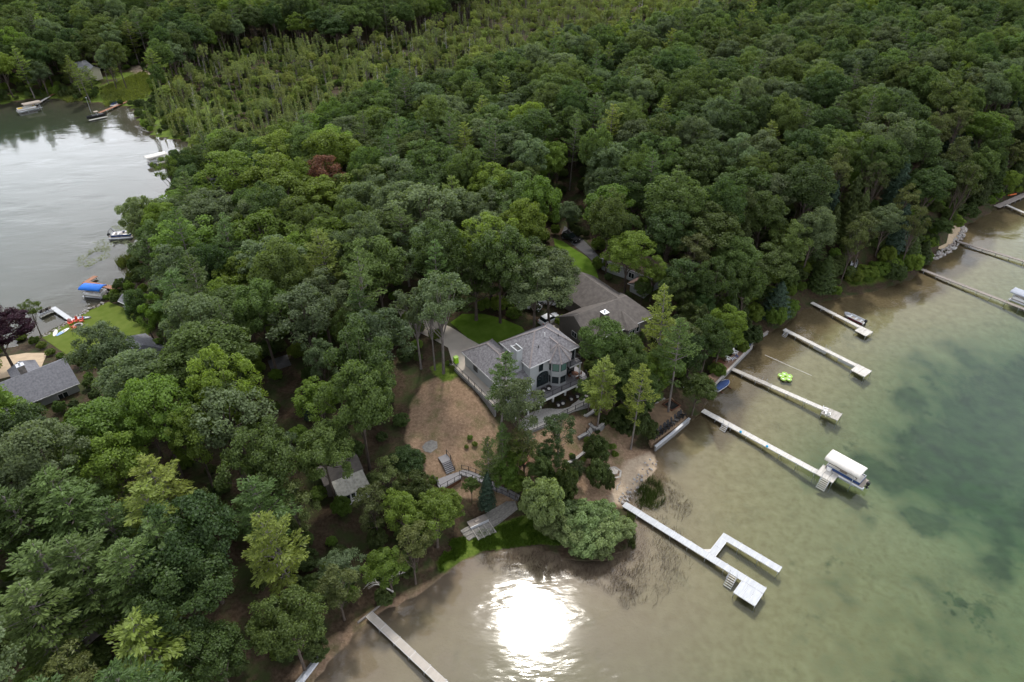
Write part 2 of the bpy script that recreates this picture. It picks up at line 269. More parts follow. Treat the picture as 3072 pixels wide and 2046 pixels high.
zpoly(f((1005,1290),(1085,1225),(1200,1185),(1270,1200),(1290,1255),(1240,1248),(1100,1268),(1010,1320)), 1, 1.2)
zpoly(f((985,845),(1020,830),(1060,868),(1020,880)), 1, 1.2); zpoly(f((1180,1040),(1260,1060),(1250,1100),(1180,1100)), 2, 1.5, amt=.7)
zpoly(f((225,200),(330,165),(370,190),(340,225),(240,242)), 1, 4); zpoly(f((120,215),(200,190),(215,225),(150,232)), 1, 3); zpoly(f((290,150),(390,140),(380,180),(300,185)), 0, 4, amt=.6)
zpoly(f((1935,620),(2000,612),(2060,625),(2040,650),(1950,665)), 1, 2, amt=.7); zpoly(f((405,480),(445,480),(450,515),(405,510)), 0, 1.5)
zone[..., 1] = np.maximum(zone[..., 1], .75 * sm(1.4, .6, GH) * (GY > 190) * (GD > 0) * (GX < 60)) # wet meadow under the swamp trees
sh = sm(2.2, .4, GD) * (GD > -1); zone[..., 2] = np.maximum(zone[..., 2], .25 * sh)
dwr = sdist(LR, GX, GY); dwl = sdist(LL, GX, GY); dde = sdist(deep, GX, GY)
tex = np.sin(GX * .31 + 2 * np.sin(GY * .13)) * np.sin(GY * .37 + 1.7 * np.sin(GX * .21))
midz = [P(u, v)[:2] for u, v in f((1900,1130),(2354,1230),(2600,1300),(2600,1800),(1350,1800),(1480,1568),(1700,1470),(1640,1330),(1560,1250),(1700,1200))]
mdd = sdist(midz, GX, GY)
weed = np.where(dwr > 0, np.maximum(.50 * sm(-12, 22, mdd + 3 * tex), np.clip(.95 * sm(-9, 13, dde + 3 * tex) + .55 * sm(18, 34, dwr) * sm(-.1, .8, tex), 0, 1)), np.where(dwl > 0, .35 * sm(0, 8, dwl), 0))
nv = GX.size; ny, nx = GX.shape; idx = np.arange(nv).reshape(ny, nx)
Fq = np.stack([idx[:-1, :-1], idx[:-1, 1:], idx[1:, 1:], idx[1:, :-1]], -1).reshape(-1, 4)
me = npmesh('ground', np.stack([GX, GY, GH], -1).reshape(-1, 3), Fq, smooth=True)
a = me.attributes.new('zone', 'FLOAT_COLOR', 'POINT'); a.data.foreach_set('color', zone.reshape(-1, 4).astype(np.float32).ravel())
silt = np.where(dwl > 0, 1.15, np.where(GX > 34, sm(11, 4, dwr), .7 * sm(5, 1, dwr))); a = me.attributes.new('silt', 'FLOAT', 'POINT'); a.data.foreach_set('value', silt.ravel().astype(np.float32))
a = me.attributes.new('weed', 'FLOAT', 'POINT'); a.data.foreach_set('value', weed.ravel().astype(np.float32))
m, t, b = nmat('forest_floor_and_lake_bed'); n = t.nodes; L = t.links.new
ge = n.new('ShaderNodeNewGeometry'); sx = n.new('ShaderNodeSeparateXYZ'); L(ge.outputs['Position'], sx.inputs[0])
def noise(sc, det=6, rough=.6):
    q = n.new('ShaderNodeTexNoise'); q.inputs['Scale'].default_value = sc; q.inputs['Detail'].default_value = det; q.inputs['Roughness'].default_value = rough; L(ge.outputs['Position'], q.inputs['Vector']); return q.outputs['Fac']
def ramp(fac, p0, p1, c0=(0, 0, 0), c1=(1, 1, 1)):
    r = n.new('ShaderNodeValToRGB'); r.color_ramp.elements[0].position = p0; r.color_ramp.elements[1].position = p1; r.color_ramp.elements[0].color = (*c0, 1); r.color_ramp.elements[1].color = (*c1, 1); L(fac, r.inputs['Fac']); return r.outputs['Color']
def cmix(fac, A, B):
    q = n.new('ShaderNodeMix'); q.data_type = 'RGBA'
    for k, vv in (('Factor', fac), ('A', A), ('B', B)):
        if isinstance(vv, (float, int)): q.inputs[k].default_value = vv
        elif isinstance(vv, tuple): q.inputs[k].default_value = (*vv, 1)
        else: L(vv, q.inputs[k])
    return q.outputs['Result']
def mth(op, x, y):
    q = n.new('ShaderNodeMath'); q.operation = op; q.use_clamp = True
    for i, vv in enumerate((x, y)):
        if isinstance(vv, (float, int)): q.inputs[i].default_value = vv
        else: L(vv, q.inputs[i])
    return q.outputs[0]
n1 = noise(.35, 8); n2 = noise(2.2, 6); n3 = noise(.09, 4)
floor = cmix(ramp(n2, .35, .65), (.040, .027, .017), (.078, .056, .036)); floor = cmix(ramp(n1, .45, .62), floor, (.040, .052, .018))
za = n.new('ShaderNodeAttribute'); za.attribute_name = 'zone'; zs = n.new('ShaderNodeSeparateColor'); L(za.outputs['Color'], zs.inputs[0])
def edge(x): return ramp(mth('ADD', mth('MULTIPLY', x, .7), mth('MULTIPLY', n1, .45)), .48, .66)
dirt = cmix(ramp(n2, .3, .7), (.185, .118, .074), (.34, .235, .155)); dirt = cmix(ramp(n1, .50, .70), dirt, (.135, .120, .055)); dirt = cmix(ramp(noise(5.5, 5), .55, .75), dirt, (.42, .31, .20)); sand = cmix(ramp(n2, .3, .7), (.36, .275, .19), (.50, .40, .29))
grass = cmix(ramp(n2, .3, .7), (.060, .105, .012), (.150, .200, .036))
col = cmix(edge(zs.outputs[2]), floor, dirt); col = cmix(edge(zs.outputs[0]), col, sand); col = cmix(edge(zs.outputs[1]), col, grass)
wa = n.new('ShaderNodeAttribute'); wa.attribute_name = 'weed'
ba = n.new('ShaderNodeAttribute'); ba.attribute_name = 'silt'
bsand = cmix(ramp(noise(.8, 7), .32, .68), (.245, .200, .102), (.335, .285, .160)); bsilt = cmix(ramp(n2, .3, .7), (.140, .102, .052), (.205, .158, .090)); bsand = cmix(ramp(mth('ADD', mth('MULTIPLY', ba.outputs['Fac'], .75), mth('MULTIPLY', noise(.3, 7, .65), .45)), .42, .75), bsand, bsilt); bay = n.new('ShaderNodeMapRange'); bay.inputs['From Min'].default_value = 34; bay.inputs['From Max'].default_value = 14; L(sx.outputs['X'], bay.inputs['Value']); bsand = cmix(mth('MULTIPLY', bay.outputs['Result'], mth('ADD', n3, .2)), bsand, (.265, .205, .150))
bweed = cmix(ramp(n1, .3, .7), (.056, .068, .036), (.135, .150, .068)); 
patch = ramp(noise(.16, 7, .65), .60, .68)
wf = mth('ADD', ramp(mth('ADD', mth('MULTIPLY', wa.outputs['Fac'], .75), mth('MULTIPLY', ramp(noise(.2, 12, .72), .34, .66), .42)), .50, .86), mth('MULTIPLY', patch, mth('MULTIPLY', wa.outputs['Fac'], 2.0)))
bed = cmix(wf, bsand, bweed); bed = cmix(mth('MULTIPLY', ramp(noise(.11, 10, .72),   .555, .66), .30), bed, (.095, .100, .052))
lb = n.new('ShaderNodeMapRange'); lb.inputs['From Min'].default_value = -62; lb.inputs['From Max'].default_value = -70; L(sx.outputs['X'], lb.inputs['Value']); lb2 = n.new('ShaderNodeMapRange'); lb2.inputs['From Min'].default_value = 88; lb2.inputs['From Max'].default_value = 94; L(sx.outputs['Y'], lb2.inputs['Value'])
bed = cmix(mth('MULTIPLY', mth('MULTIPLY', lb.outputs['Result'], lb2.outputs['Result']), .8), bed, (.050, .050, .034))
uw = n.new('ShaderNodeMapRange'); uw.inputs['From Min'].default_value = .03; uw.inputs['From Max'].default_value = -.03; L(sx.outputs['Z'], uw.inputs['Value'])
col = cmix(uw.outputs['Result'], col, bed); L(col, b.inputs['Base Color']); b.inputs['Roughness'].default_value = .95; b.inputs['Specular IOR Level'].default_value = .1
bp = n.new('ShaderNodeBump'); bp.inputs['Strength'].default_value = .6; bp.inputs['Distance'].default_value = .15; L(n2, bp.inputs['Height']); L(bp.outputs['Normal'], b.inputs['Normal'])
me.materials.append(m); struct(link(D.objects.new('ground', me)))
# ------------------------------------------------------------------ the lake: a closed body of clear water
m = D.materials.new('lake_water'); m.use_nodes = True; t = m.node_tree; n = t.nodes; n.clear(); L = t.links.new
ge = n.new('ShaderNodeNewGeometry')
def wn(sc, stretch, rot, det=3):
    mpp = n.new('ShaderNodeMapping'); mpp.inputs['Scale'].default_value = stretch; mpp.inputs['Rotation'].default_value = (0, 0, rot); L(ge.outputs['Position'], mpp.inputs['Vector'])
    q = n.new('ShaderNodeTexNoise'); q.inputs['Scale'].default_value = sc; q.inputs['Detail'].default_value = det; L(mpp.outputs['Vector'], q.inputs['Vector']); return q.outputs['Fac']
big = wn(.035, (1, 1, 1), 0, 4); streak = wn(.05, (1, 2.6, 1), R(-28), 5)
def mm(op, x, y):
    q = n.new('ShaderNodeMath'); q.operation = op
    for i, vv in enumerate((x, y)):
        if isinstance(vv, (float, int)): q.inputs[i].default_value = vv
        else: L(vv, q.inputs[i])
    return q.outputs[0]
amp = n.new('ShaderNodeMapRange'); amp.inputs['From Min'].default_value = .38; amp.inputs['From Max'].default_value = .66; amp.inputs['To Min'].default_value = .10; amp.inputs['To Max'].default_value = 1.0; L(streak, amp.inputs['Value'])
rip = mm('ADD', mm('ADD', mm('MULTIPLY', wn(.42, (1, 2.8, 1), R(-28), 2), .42), mm('MULTIPLY', wn(.085, (1, 1.6, 1), R(-20), 3), 3.2)), mm('MULTIPLY', wn(1.3, (1, 2.4, 1), R(-20), 1), .035))
bp = n.new('ShaderNodeBump'); bp.inputs['Distance'].default_value = .16; L(mm('MULTIPLY', amp.outputs['Result'], .45), bp.inputs['Strength']); L(rip, bp.inputs['Height'])
fr = n.new('ShaderNodeFresnel'); fr.inputs['IOR'].default_value = 1.33; L(bp.outputs['Normal'], fr.inputs['Normal'])
gl = n.new('ShaderNodeBsdfGlossy'); gl.inputs['Roughness'].default_value = .075; L(bp.outputs['Normal'], gl.inputs['Normal'])
tr = n.new('ShaderNodeBsdfTransparent'); mxs = n.new('ShaderNodeMixShader'); L(fr.outputs[0], mxs.inputs[0]); L(tr.outputs[0], mxs.inputs[1]); L(gl.outputs[0], mxs.inputs[2])
va = n.new('ShaderNodeVolumeAbsorption'); va.inputs['Color'].default_value = (.50, .82, .68, 1); va.inputs['Density'].default_value = .21
o = n.new('ShaderNodeOutputMaterial'); L(mxs.outputs[0], o.inputs['Surface']); L(va.outputs[0], o.inputs['Volume']); M['water'] = m
struct(MB().box(-880, 880, -190, 640, -14, 0).build('lake', 'water'))
# ------------------------------------------------------------------ sheets laid on the ground: lawns, drives, roads
import bmesh
def sheet(name, pts, m, up=.07, z=None, cell=1.2, flat=None, world=False):
    poly = pts if world else ([G(u, v)[:2] for u, v in pts] if z is None else [P(u, v, z)[:2] for u, v in pts])
    bm = bmesh.new(); vsx = [bm.verts.new((x, y, 0)) for x, y in poly]; bm.faces.new(vsx); bmesh.ops.triangulate(bm, faces=bm.faces[:])
    for ax in (0, 1):
        lo = min(p[ax] for p in poly); hi = max(p[ax] for p in poly); k = lo + cell
        while k < hi:
            no_ = (1, 0, 0) if ax == 0 else (0, 1, 0); c0 = (k, 0, 0) if ax == 0 else (0, k, 0)
            bmesh.ops.bisect_plane(bm, geom=bm.verts[:] + bm.edges[:] + bm.faces[:], plane_co=c0, plane_no=no_); k += cell
    for vv in bm.verts: vv.co.z = (flat if flat is not None else float(hgt(vv.co.x, vv.co.y)) + up)
    bmesh.ops.recalc_face_normals(bm, faces=bm.faces[:]); me = D.meshes.new(name); bm.to_mesh(me); bm.free()
    if me.polygons and me.polygons[0].normal.z < 0: me.flip_normals()
    me.materials.append(M[m]); return struct(link(D.objects.new(name, me)))
sheet('lawn', f((1035,742),(1062,722),(1110,722),(1160,735),(1200,752),(1215,775),(1185,790),(1120,802),(1070,775)), 'lawn')
sheet('driveway', f((905,700),(925,712),(1000,738),(1035,752),(1075,778),(1120,802),(1130,820),(1075,850),(1040,835),(1030,800),(985,775),(930,745)), 'conc', .09)
sheet('driveway', f((1245,738),(1275,738),(1300,752),(1320,762),(1270,770)), 'conc', .09)
sheet('road', f((1298,520),(1335,545),(1378,592),(1366,606),(1325,570),(1290,538)), 'asph', .09)
sheet('lawn', f((1272,548),(1296,556),(1350,592),(1368,612),(1378,650),(1330,645),(1284,596)), 'lawn')
sheet('lawn', f((95,775),(150,745),(205,715),(250,694),(300,715),(340,760),(350,830),(200,850),(130,800)), 'lawn2')
sheet('patio', f((-20,825),(60,812),(110,812),(95,850),(0,872),(-20,874)), 'sandl', .09)
sheet('driveway', f((0,1010),(70,1020),(110,1065),(60,1090),(0,1090)), 'conc', .08)
sheet('road', f((615,830),(660,815),(670,840),(625,855)), 'asph', .08); sheet('road', f((440,1330),(455,1330),(455,1340)), 'asph', .05)
sheet('gravel_pad', f((978,1018),(992,1012),(1005,1016),(1006,1030),(990,1042),(976,1038),(970,1028)), 'pathm', .07)
sheet('road', zo(0, 1364, 2.3, (970,60),(1060,20),(1130,140),(1200,260),(1110,270),(1040,180)), 'asph', .08)
# ------------------------------------------------------------------ tree kinds (each built once, then copied)
def unit(a): return a / (np.linalg.norm(a, axis=-1, keepdims=True) + 1e-9)
def leaves(name, Cn, Nn, ln, wd, m, dirs=None):
    n = len(Cn); Nn = unit(Nn); t = dirs if dirs is not None else rng.normal(size=(n, 3))
    t = unit(t - (t * Nn).sum(1, keepdims=True) * Nn); bb = np.cross(Nn, t); ln = np.broadcast_to(ln, n)[:, None]; wd = np.broadcast_to(wd, n)[:, None]
    V = np.stack([Cn - t * ln * .5, Cn + bb * wd * .5 + t * ln * .08, Cn + t * ln * .5, Cn - bb * wd * .5 + t * ln * .08], 1).reshape(-1, 3)
    return npmesh(name, V, np.arange(4 * n).reshape(n, 4), m, np.repeat(rng.random(n), 4))
def broadleaf(Ht=21, Rr=5.4, lobes=64, per=290, leaf=.205, base=.34, m='oak', fill=.9, elong=1.0, lr=(.14, .34), squash=.8, zexp=1.0, trunk=.30, bark='bark', limbs=11, low=-.5, heads=3):
    z0 = base * Ht; c = (Ht - z0) / 2 * .92; zc = Ht - c * 1.06; k = np.arange(lobes) + .5
    ph = np.arccos(1 - 2 * k / lobes); th = math.pi * (1 + 5 ** .5) * k + rng.random() * 6; d = np.stack([np.cos(th) * np.sin(ph), np.sin(th) * np.sin(ph), np.cos(ph)], 1)
    d = unit(d + rng.normal(size=d.shape) * .16); d = d[d[:, 2] > low]; bul = unit(rng.normal(size=(6, 3)) * (1, 1, .6)); amp = rng.uniform(.02, .26, 6)
    rad = .70 + (np.clip(d @ bul.T, 0, 1) ** 3 * amp).sum(1) + rng.uniform(-.10, .12, len(d))
    hd = np.stack([rng.uniform(-.38, .38, heads) * Rr, rng.uniform(-.38, .38, heads) * Rr, rng.uniform(-.34, .22, heads) * c], 1); hd[0] = (0, 0, .12 * c); hs_ = rng.uniform(.55, .80, heads); hs_[0] = .82
    hi = rng.integers(0, heads, len(d)) if heads > 1 else np.zeros(len(d), int); hi = np.where(np.arange(len(d)) % 2 == 0, 0, hi)
    lc = d * (rad * hs_[hi])[:, None] * np.array([Rr, Rr, c * zexp]) * (1.12 if heads > 1 else 1.2) + hd[hi] + (0, 0, zc)
    inn = unit(rng.normal(size=(lobes // 5, 3))) * rng.uniform(.1, .5, (lobes // 5, 1)) * np.array([Rr, Rr, c]) + (0, 0, zc)
    LC = np.vstack([lc, inn]); LD = np.vstack([d, unit(inn - (0, 0, zc))]); lrad = Rr * rng.uniform(lr[0], lr[1], len(LC))
    n = per * len(LC); li = np.repeat(np.arange(len(LC)), per); dd = unit(rng.normal(size=(n, 3)) + .75 * LD[li] + (0, 0, .45))
    pos = LC[li] + dd * (lrad[li] * np.minimum(rng.uniform(.38, 1.12, n), 1.06))[:, None] * (1, 1, squash)
    nn = .8 * dd + .65 * rng.normal(size=(n, 3)) + (0, 0, .5); keep = rng.random(n) < fill
    pos, nn = pos[keep], nn[keep]; s = leaf * rng.uniform(.7, 1.35, len(pos))
    cr = leaves('crown', pos, nn, s * (1 + elong * .6), s * (1.25 if elong <= 1 else .62), m)
    tb = MB(); top = zc + .25 * c; mid = .1 * rng.normal(size=2) * Rr * .3
    tb.tube([(0, 0, -.6), (0, 0, .5), (mid[0] * .5, mid[1] * .5, z0 * .7), (mid[0], mid[1], zc - .4 * c), (mid[0] * .5, 0, top)], [trunk * 1.35, trunk, trunk * .82, trunk * .6, trunk * .2], 8)
    for i in rng.choice(len(lc), min(limbs, len(lc)), False):
        e = lc[i]; h0 = z0 * .75 + (zc - z0 * .75) * rng.random() * .8; a0 = np.array([mid[0] * .7, mid[1] * .7, h0]); md = (a0 + e) / 2 + (0, 0, -.1 * c)
        tb.tube([tuple(a0), tuple(md), tuple(e)], [trunk * .42, trunk * .26, trunk * .07], 5, False)
    me = tb.mesh('trunk'); me.materials.append(M[bark]); return cr, me
def whitepine(Ht=22, Rr=4.0, base=.28, m='pine', dens=1.0, sp=1.35):
    Pn, Nn, Dn = [], [], []; tb = MB(); tb.tube([(0, 0, -.6), (0, 0, .6), (.1, 0, Ht * .5), (0, .1, Ht)], [.36, .28, .17, .03], 8)
    z = base * Ht; a0 = 0.
    while z < Ht - .3:
        tt = (z / Ht - base) / (1 - base); prof = (.55 + 1.3 * tt) if tt < .3 else .94 * (1 - (tt - .3) / .7) ** .85 + .06
        nb = 5 if tt < .85 else 4
        for k in range(nb):
            if rng.random() < .12 and tt < .9: continue
            az = a0 + 2 * math.pi * k / nb + rng.normal() * .3; Lb = Rr * prof * rng.uniform(.45, 1.2); el = .05 + .55 * tt + rng.normal() * .1
            dr = np.array([math.cos(az), math.sin(az), 0]); sd = np.array([-dr[1], dr[0], 0]); ns = max(3, int(Lb / .34))
            tip = np.array([0, 0, z]) + dr * Lb + (0, 0, el * Lb)
            if Lb > .8: tb.tube([(0, 0, z), tuple(dr * Lb * .55 + (0, 0, z + el * Lb * .4)), tuple(tip)], [.05 + .012 * Lb, .045, .012], 4, False)
            for s in np.linspace(.30, 1, ns):
                p = np.array([0, 0, z]) + dr * Lb * s + (0, 0, Lb * (el * s * .8 + .2 * el * s * s + .06 * math.sin(s * 3)))
                wd = .50 * Lb * (1.1 - s) + .22
                for q in range(int(round(9 * dens))):
                    o = rng.uniform(-1, 1); pp = p + sd * o * wd + dr * (.30 * abs(o) * wd + rng.normal() * .12) + (0, 0, rng.normal() * .08 + .12 + .15 * abs(o))
                    Pn.append(pp); Dn.append(dr + sd * o * .9 + (0, 0, .35 + .3 * rng.random())); Nn.append(np.array([0, 0, 1.0]) + rng.normal(size=3) * .45)
        a0 += .9; z += sp * rng.uniform(.75, 1.25) * (1 - .4 * tt)
    n = len(Pn); s = rng.uniform(.75, 1.3, n); cr = leaves('crown', np.array(Pn), np.array(Nn), .55 * s, .20 * s, m, np.array(Dn)); me = tb.mesh('trunk'); me.materials.append(M['barkg']); return cr, me
def conifer(Ht=9, Rr=1.7, n=4200, m='cedar', base=.03, sharp=.9, leaf=.3, ragged=.18, trunk=.14):
    t = rng.random(n) ** .75; z = Ht * (1 - (1 - base) * t); az = rng.uniform(0, 2 * math.pi, n); lay = 1 + ragged * np.sin(z * 5.2 + 2 * np.sin(az * 3)) + rng.normal(size=n) * .07
    r = Rr * np.clip(t, .01, 1) ** sharp * np.where(t > .93, (1 - t) / .07 * .5 + .5, 1) * lay * (1 - .5 * rng.random(n) ** 3); P0 = np.stack([r * np.cos(az), r * np.sin(az), z], 1)
    out = np.stack([np.cos(az), np.sin(az), .35 + 0 * az], 1); s = leaf * rng.uniform(.7, 1.3, n)
    cr = leaves('crown', P0, out + .5 * rng.normal(size=(n, 3)) + (0, 0, .4), 1.5 * s, .8 * s, m, out + (0, 0, .2) + .4 * rng.normal(size=(n, 3)))
    tb = MB(); tb.tube([(0, 0, -.4), (0, 0, Ht * .5), (0, 0, Ht * .97)], [trunk * 1.2, trunk * .7, .02], 6); me = tb.mesh('trunk'); me.materials.append(M['bark']); return cr, me
def snag(Ht=12, tw=22, m='dead', lean=.3):
    tb = MB(); tb.tube([(0, 0, -.5), (lean * .4, 0, Ht * .5), (lean, .1, Ht)], [.17, .11, .03], 6)
    for i in range(tw):
        z = Ht * rng.uniform(.25, .97); az = rng.uniform(0, 6.28); Lb = (Ht - z) * .22 + .5 * rng.random() + .3; p = np.array([lean * z / Ht, 0, z]); e = p + np.array([math.cos(az) * Lb, math.sin(az) * Lb, Lb * rng.uniform(-.1, .5)])
        tb.tube([tuple(p), tuple(e)], [.035, .012], 4, False)
    me = tb.mesh('dead_tree'); me.materials.append(M[m]); return me
def thin(Ht, Rr, n, m):                       # slim swamp conifer, trunk and needles in one small mesh
    t = rng.random(n) ** .8; z = Ht * (1 - .86 * t); az = rng.uniform(0, 6.28, n); r = (Rr * t * rng.uniform(.3, 1, n)); P0 = np.stack([r * np.cos(az), r * np.sin(az), z], 1)
    s = rng.uniform(.30, .55, n); out = np.stack([np.cos(az), np.sin(az), .3 + 0 * az], 1); cr = leaves('thin_conifer', P0, out * .6 + rng.normal(size=(n, 3)) * .5 + (0, 0, .6), 1.3 * s, .5 * s, m, out)
    V = np.array([(math.cos(k) * .09, math.sin(k) * .09, -.3) for k in (0, 2.1, 4.2)] + [(0, 0, Ht)]); bm = bmesh.new(); bm.from_mesh(cr); vv = [bm.verts.new(v) for v in V]
    for a_, b_ in ((0, 1), (1, 2), (2, 0)): fc = bm.faces.new((vv[a_], vv[b_], vv[3])); fc.material_index = 1
    bm.to_mesh(cr); bm.free(); cr.materials.append(M['bark']); return cr
KIND = {}                                    # kind -> list of (crown mesh, trunk mesh, built height, built radius)
KIND['broad'] = [(*broadleaf(21, 5.4, int(64 + 6 * i), m='oak', base=.30 + .03 * (i % 3)), 21, 5.4) for i in range(5)]
KIND['broad'] += [(*broadleaf(21, 4.6, 46, 260, .20, .30, 'maple', zexp=1.05), 21, 4.6), (*broadleaf(21, 4.2, 44, 220, .20, .36, 'ash', .8, lr=(.22, .36)), 21, 4.2)]
KIND['wide'] = [(*broadleaf(20, 6.6, int(84 + 8 * i), 270, .215, .32, 'oak', lr=(.10, .27)), 20, 6.6) for i in range(2)]
KIND['open'] = [(*broadleaf(22, 4.4, 32, 210, .20, .45, 'ash', .75, lr=(.20, .32), limbs=16, trunk=.24, bark='barkg'), 22, 4.4) for i in range(2)]
KIND['pine'] = [(*whitepine(22, 4.4 + .3 * i, .24 + .07 * i), 22, 4.2 + .3 * i) for i in range(3)]
KIND['red'] = [(*broadleaf(19, 3.6, 28, 190, .25, .30, 'redpine', .85, elong=1.6, lr=(.24, .36), squash=.7, limbs=20, trunk=.22), 19, 3.6) for i in range(3)]
KIND['cone'] = [(*conifer(10, 2.0 + .3 * i, 5200, 'cedar', sharp=.72, leaf=.25, ragged=.28), 10, 2.0 + .3 * i) for i in range(2)]
KIND['shrub'] = [(*broadleaf(5.0, 3.0, 64, 260, .15, .02, 'willow', lr=(.17, .28), trunk=.06, limbs=8, low=-.75), 5.0, 3.0) for i in range(2)]
THIN = [thin(11, 1.15, 330, 'tam'), thin(11, .9, 260, 'tam'), thin(11, 1.5, 300, 'swamp')]; SNAG = [snag(11, 20), snag(11, 14, 'barkg', .5)]
src_obj = {}
def plant(kind, i, x, y, Ht, Rr, cls, name, label, cat, group, z=None, lean=None):
    cr, tk, h0, r0 = KIND[kind][i % len(KIND[kind])]; z = float(hgt(x, y)) if z is None else z
    e = empty(name, (x, y, max(z, -.3)), rng.uniform(0, 6.28)); k = Rr / r0; e.scale = (k, k, Ht / h0)
    e.rotation_euler = (rng.normal() * .035, rng.normal() * .035, e.rotation_euler.z); k2 = rng.uniform(.88, 1.13); e.scale = (k * k2, k / k2, Ht / h0)
    t_ = D.objects.new('trunk', tk); t_.parent = e; link(t_); c_ = D.objects.new('crown', cr); c_.parent = e; link(c_)
    if cls: c_.material_slots[0].link = 'OBJECT'; c_.material_slots[0].material = M[cls]
    src_obj.setdefault((kind, i % len(KIND[kind])), (c_, t_))
    return tag(e, label, cat, group)
INFO = {'oak': ('broadleaf_tree', 'mid green broadleaf tree in the closed woodland canopy'), 'oakd': ('broadleaf_tree', 'dark green broadleaf tree in the closed woodland canopy'), 'maple': ('broadleaf_tree', 'bright yellow-green broadleaf tree in the woodland'),
        'ash': ('broadleaf_tree', 'pale grey-green broadleaf tree in the woodland'), 'pine': ('pine_tree', 'tall layered green pine rising among the broadleaf trees'), 'pineb': ('pine_tree', 'light yellow-green pine with feathery layered boughs'),
        'redpine': ('pine_tree', 'brownish-green shoreline pine with bare lower limbs'), 'cedar': ('cedar_tree', 'dark dense cone-shaped cedar by the wooded shore'), 'spruce': ('spruce_tree', 'blue-green cone-shaped spruce by the wooded shore')}
GRP = {'broadleaf_tree': 'woodland broadleaf trees', 'pine_tree': 'pines among the woodland', 'cedar_tree': 'dark cedars', 'spruce_tree': 'spruces'}
HERO = []                                    # (x, y, radius) of placed trees
def top_at(u, v, Ht):                        # where a tree of that height stands if its top is at the pixel
    z = 5.0
    for _ in range(14): x, y, _q = P(u, v, z + Ht); z = .5 * z + .5 * max(float(hgt(x, y)), 0)
    return x, y
def hero(kind, cls, u, v, Ht, Rr, label=None, name=None, cat=None, i=None, group=None, base=None):
    x, y = top_at(u * K, v * K, Ht) if base is None else G(base[0] * K, base[1] * K)[:2]
    if base is not None:                     # height from base and top pixels
        lo, hi = .5, 40.
        zb = float(hgt(x, y))
        for _ in range(30):
            md = (lo + hi) / 2
            if J(x, y, zb + md)[1] > v * K: lo = md
            else: hi = md
        Ht = lo
    nm, lb = INFO.get(cls, ('tree', 'tree')); nm = name or nm; same = label is None
    HERO.append((x, y, Rr)); return plant(kind, int(rng.integers(0, 99)) if i is None else i, x, y, Ht, Rr, cls, nm, label or lb, cat or ('shrub' if 'shrub' in nm else 'tree'), (GRP.get(nm) if same else group))
# ------------------------------------------------------------------ trees one can name
hero('pine', 'pine', 1122, 812, 0, 3.3, 'green pine standing before the grey garage roof', base=(1150, 1005), i=2)
hero('broad', 'ash', 1192, 866, 0, 3.3, 'grey-green tree hiding the left half of the house deck', base=(1196, 1070), i=6)
hero('pine', 'pineb', 1378, 818, 0, 3.2, 'yellow-green pine at the right end of the house deck', base=(1372, 990), i=1)
hero('pine', 'pineb', 1458, 845, 0, 3.0, 'slim yellow-green pine between the house deck and the chair terrace', base=(1450, 1032), i=2)
hero('pine', 'pine', 1548, 735, 0, 3.8, 'tall pine whose bare trunk stands on the sand terrace', base=(1535, 952), i=2)
hero('pine', 'pineb', 1520, 658, 0, 3.5, 'brightest yellow-green pine beside the brown roof', base=(1505, 905), i=0)
hero('broad', 'oak', 1375, 735, 0, 4.0, 'round green tree below the metal-capped chimney', base=(1385, 900), i=1)
hero('broad', 'oak', 1422, 772, 0, 3.6, 'green tree between the pines and the brown-roofed house', base=(1428, 925), i=2)
hero('open', 'oakd', 1318, 962, 0, 3.1, 'dark green tree growing in the terraced bed below the patio', base=(1283, 1058))
hero('red', 'redpine', 1210, 985, 0, 2.4, 'scrubby brown-green pine with a tall bare trunk near the willow', base=(1205, 1105))
hero('pine', 'pine', 1118, 998, 0, 1.7, 'small young pine beside the wooden walkway', base=(1124, 1148))
hero('pine', 'pine', 1158, 975, 0, 1.8, 'young pine at the edge of the bare yard', base=(1155, 1100))
hero('cone', 'spruce', 1113, 1082, 0, 1.3, 'small blue-green spruce growing through the stair walkway', base=(1118, 1165))
hero('broad', 'maple', 1168, 1062, 0, 2.2, 'small bright green tree above the stair walkway', base=(1168, 1135), i=5)
for (u, v, bu, bv, r_) in ((1290, 1068, 1290, 1165, 1.9), (1262, 1078, 1262, 1150, 1.5), (1375, 1008, 1372, 1072, 2.1), (1370, 1062, 1368, 1118, 2.0), (1398, 1085, 1396, 1126, 1.3), (1468, 945, 1462, 1008, 2.2), (1492, 962, 1486, 1010, 1.7), (1432, 965, 1432, 1000, 1.6)):
    hero('shrub', 'cedar', u, v, 0, r_ * .95, 'dense dark green cedar on the slope between the patio and the beach', 'cedar_tree', base=(bu, bv), group='cedars on the house slope')
hero('broad', 'oak', 1597, 868, 0, 2.9, 'round tree at the shore end of the chair terrace', base=(1590, 955), i=4)
hero('shrub', 'willow', 1238, 1100, 0, 3.2, 'tall round pale green willow bush by the walkway', 'willow_shrub', 'shrub', base=(1240, 1212))
for bu, bv, r_, h_ in ((1275, 1228, 2.8, 4.4), (1308, 1245, 2.9, 4.2), (1345, 1228, 3.2, 5.0), (1345, 1266, 2.8, 3.8), (1385, 1250, 3.0, 4.4), (1418, 1238, 2.5, 3.6), (1380, 1215, 2.8, 4.6), (1310, 1212, 2.8, 4.6), (1375, 1272, 2.2, 3.0)):
    x, y, z = G(bu * K, bv * K); HERO.append((x, y, r_)); plant('shrub', int(rng.integers(0, 2)), x, y, h_, r_, 'willow', 'willow_shrub', 'spreading pale green willow bush overhanging the bay', 'shrub', 'willow bushes by the bay')
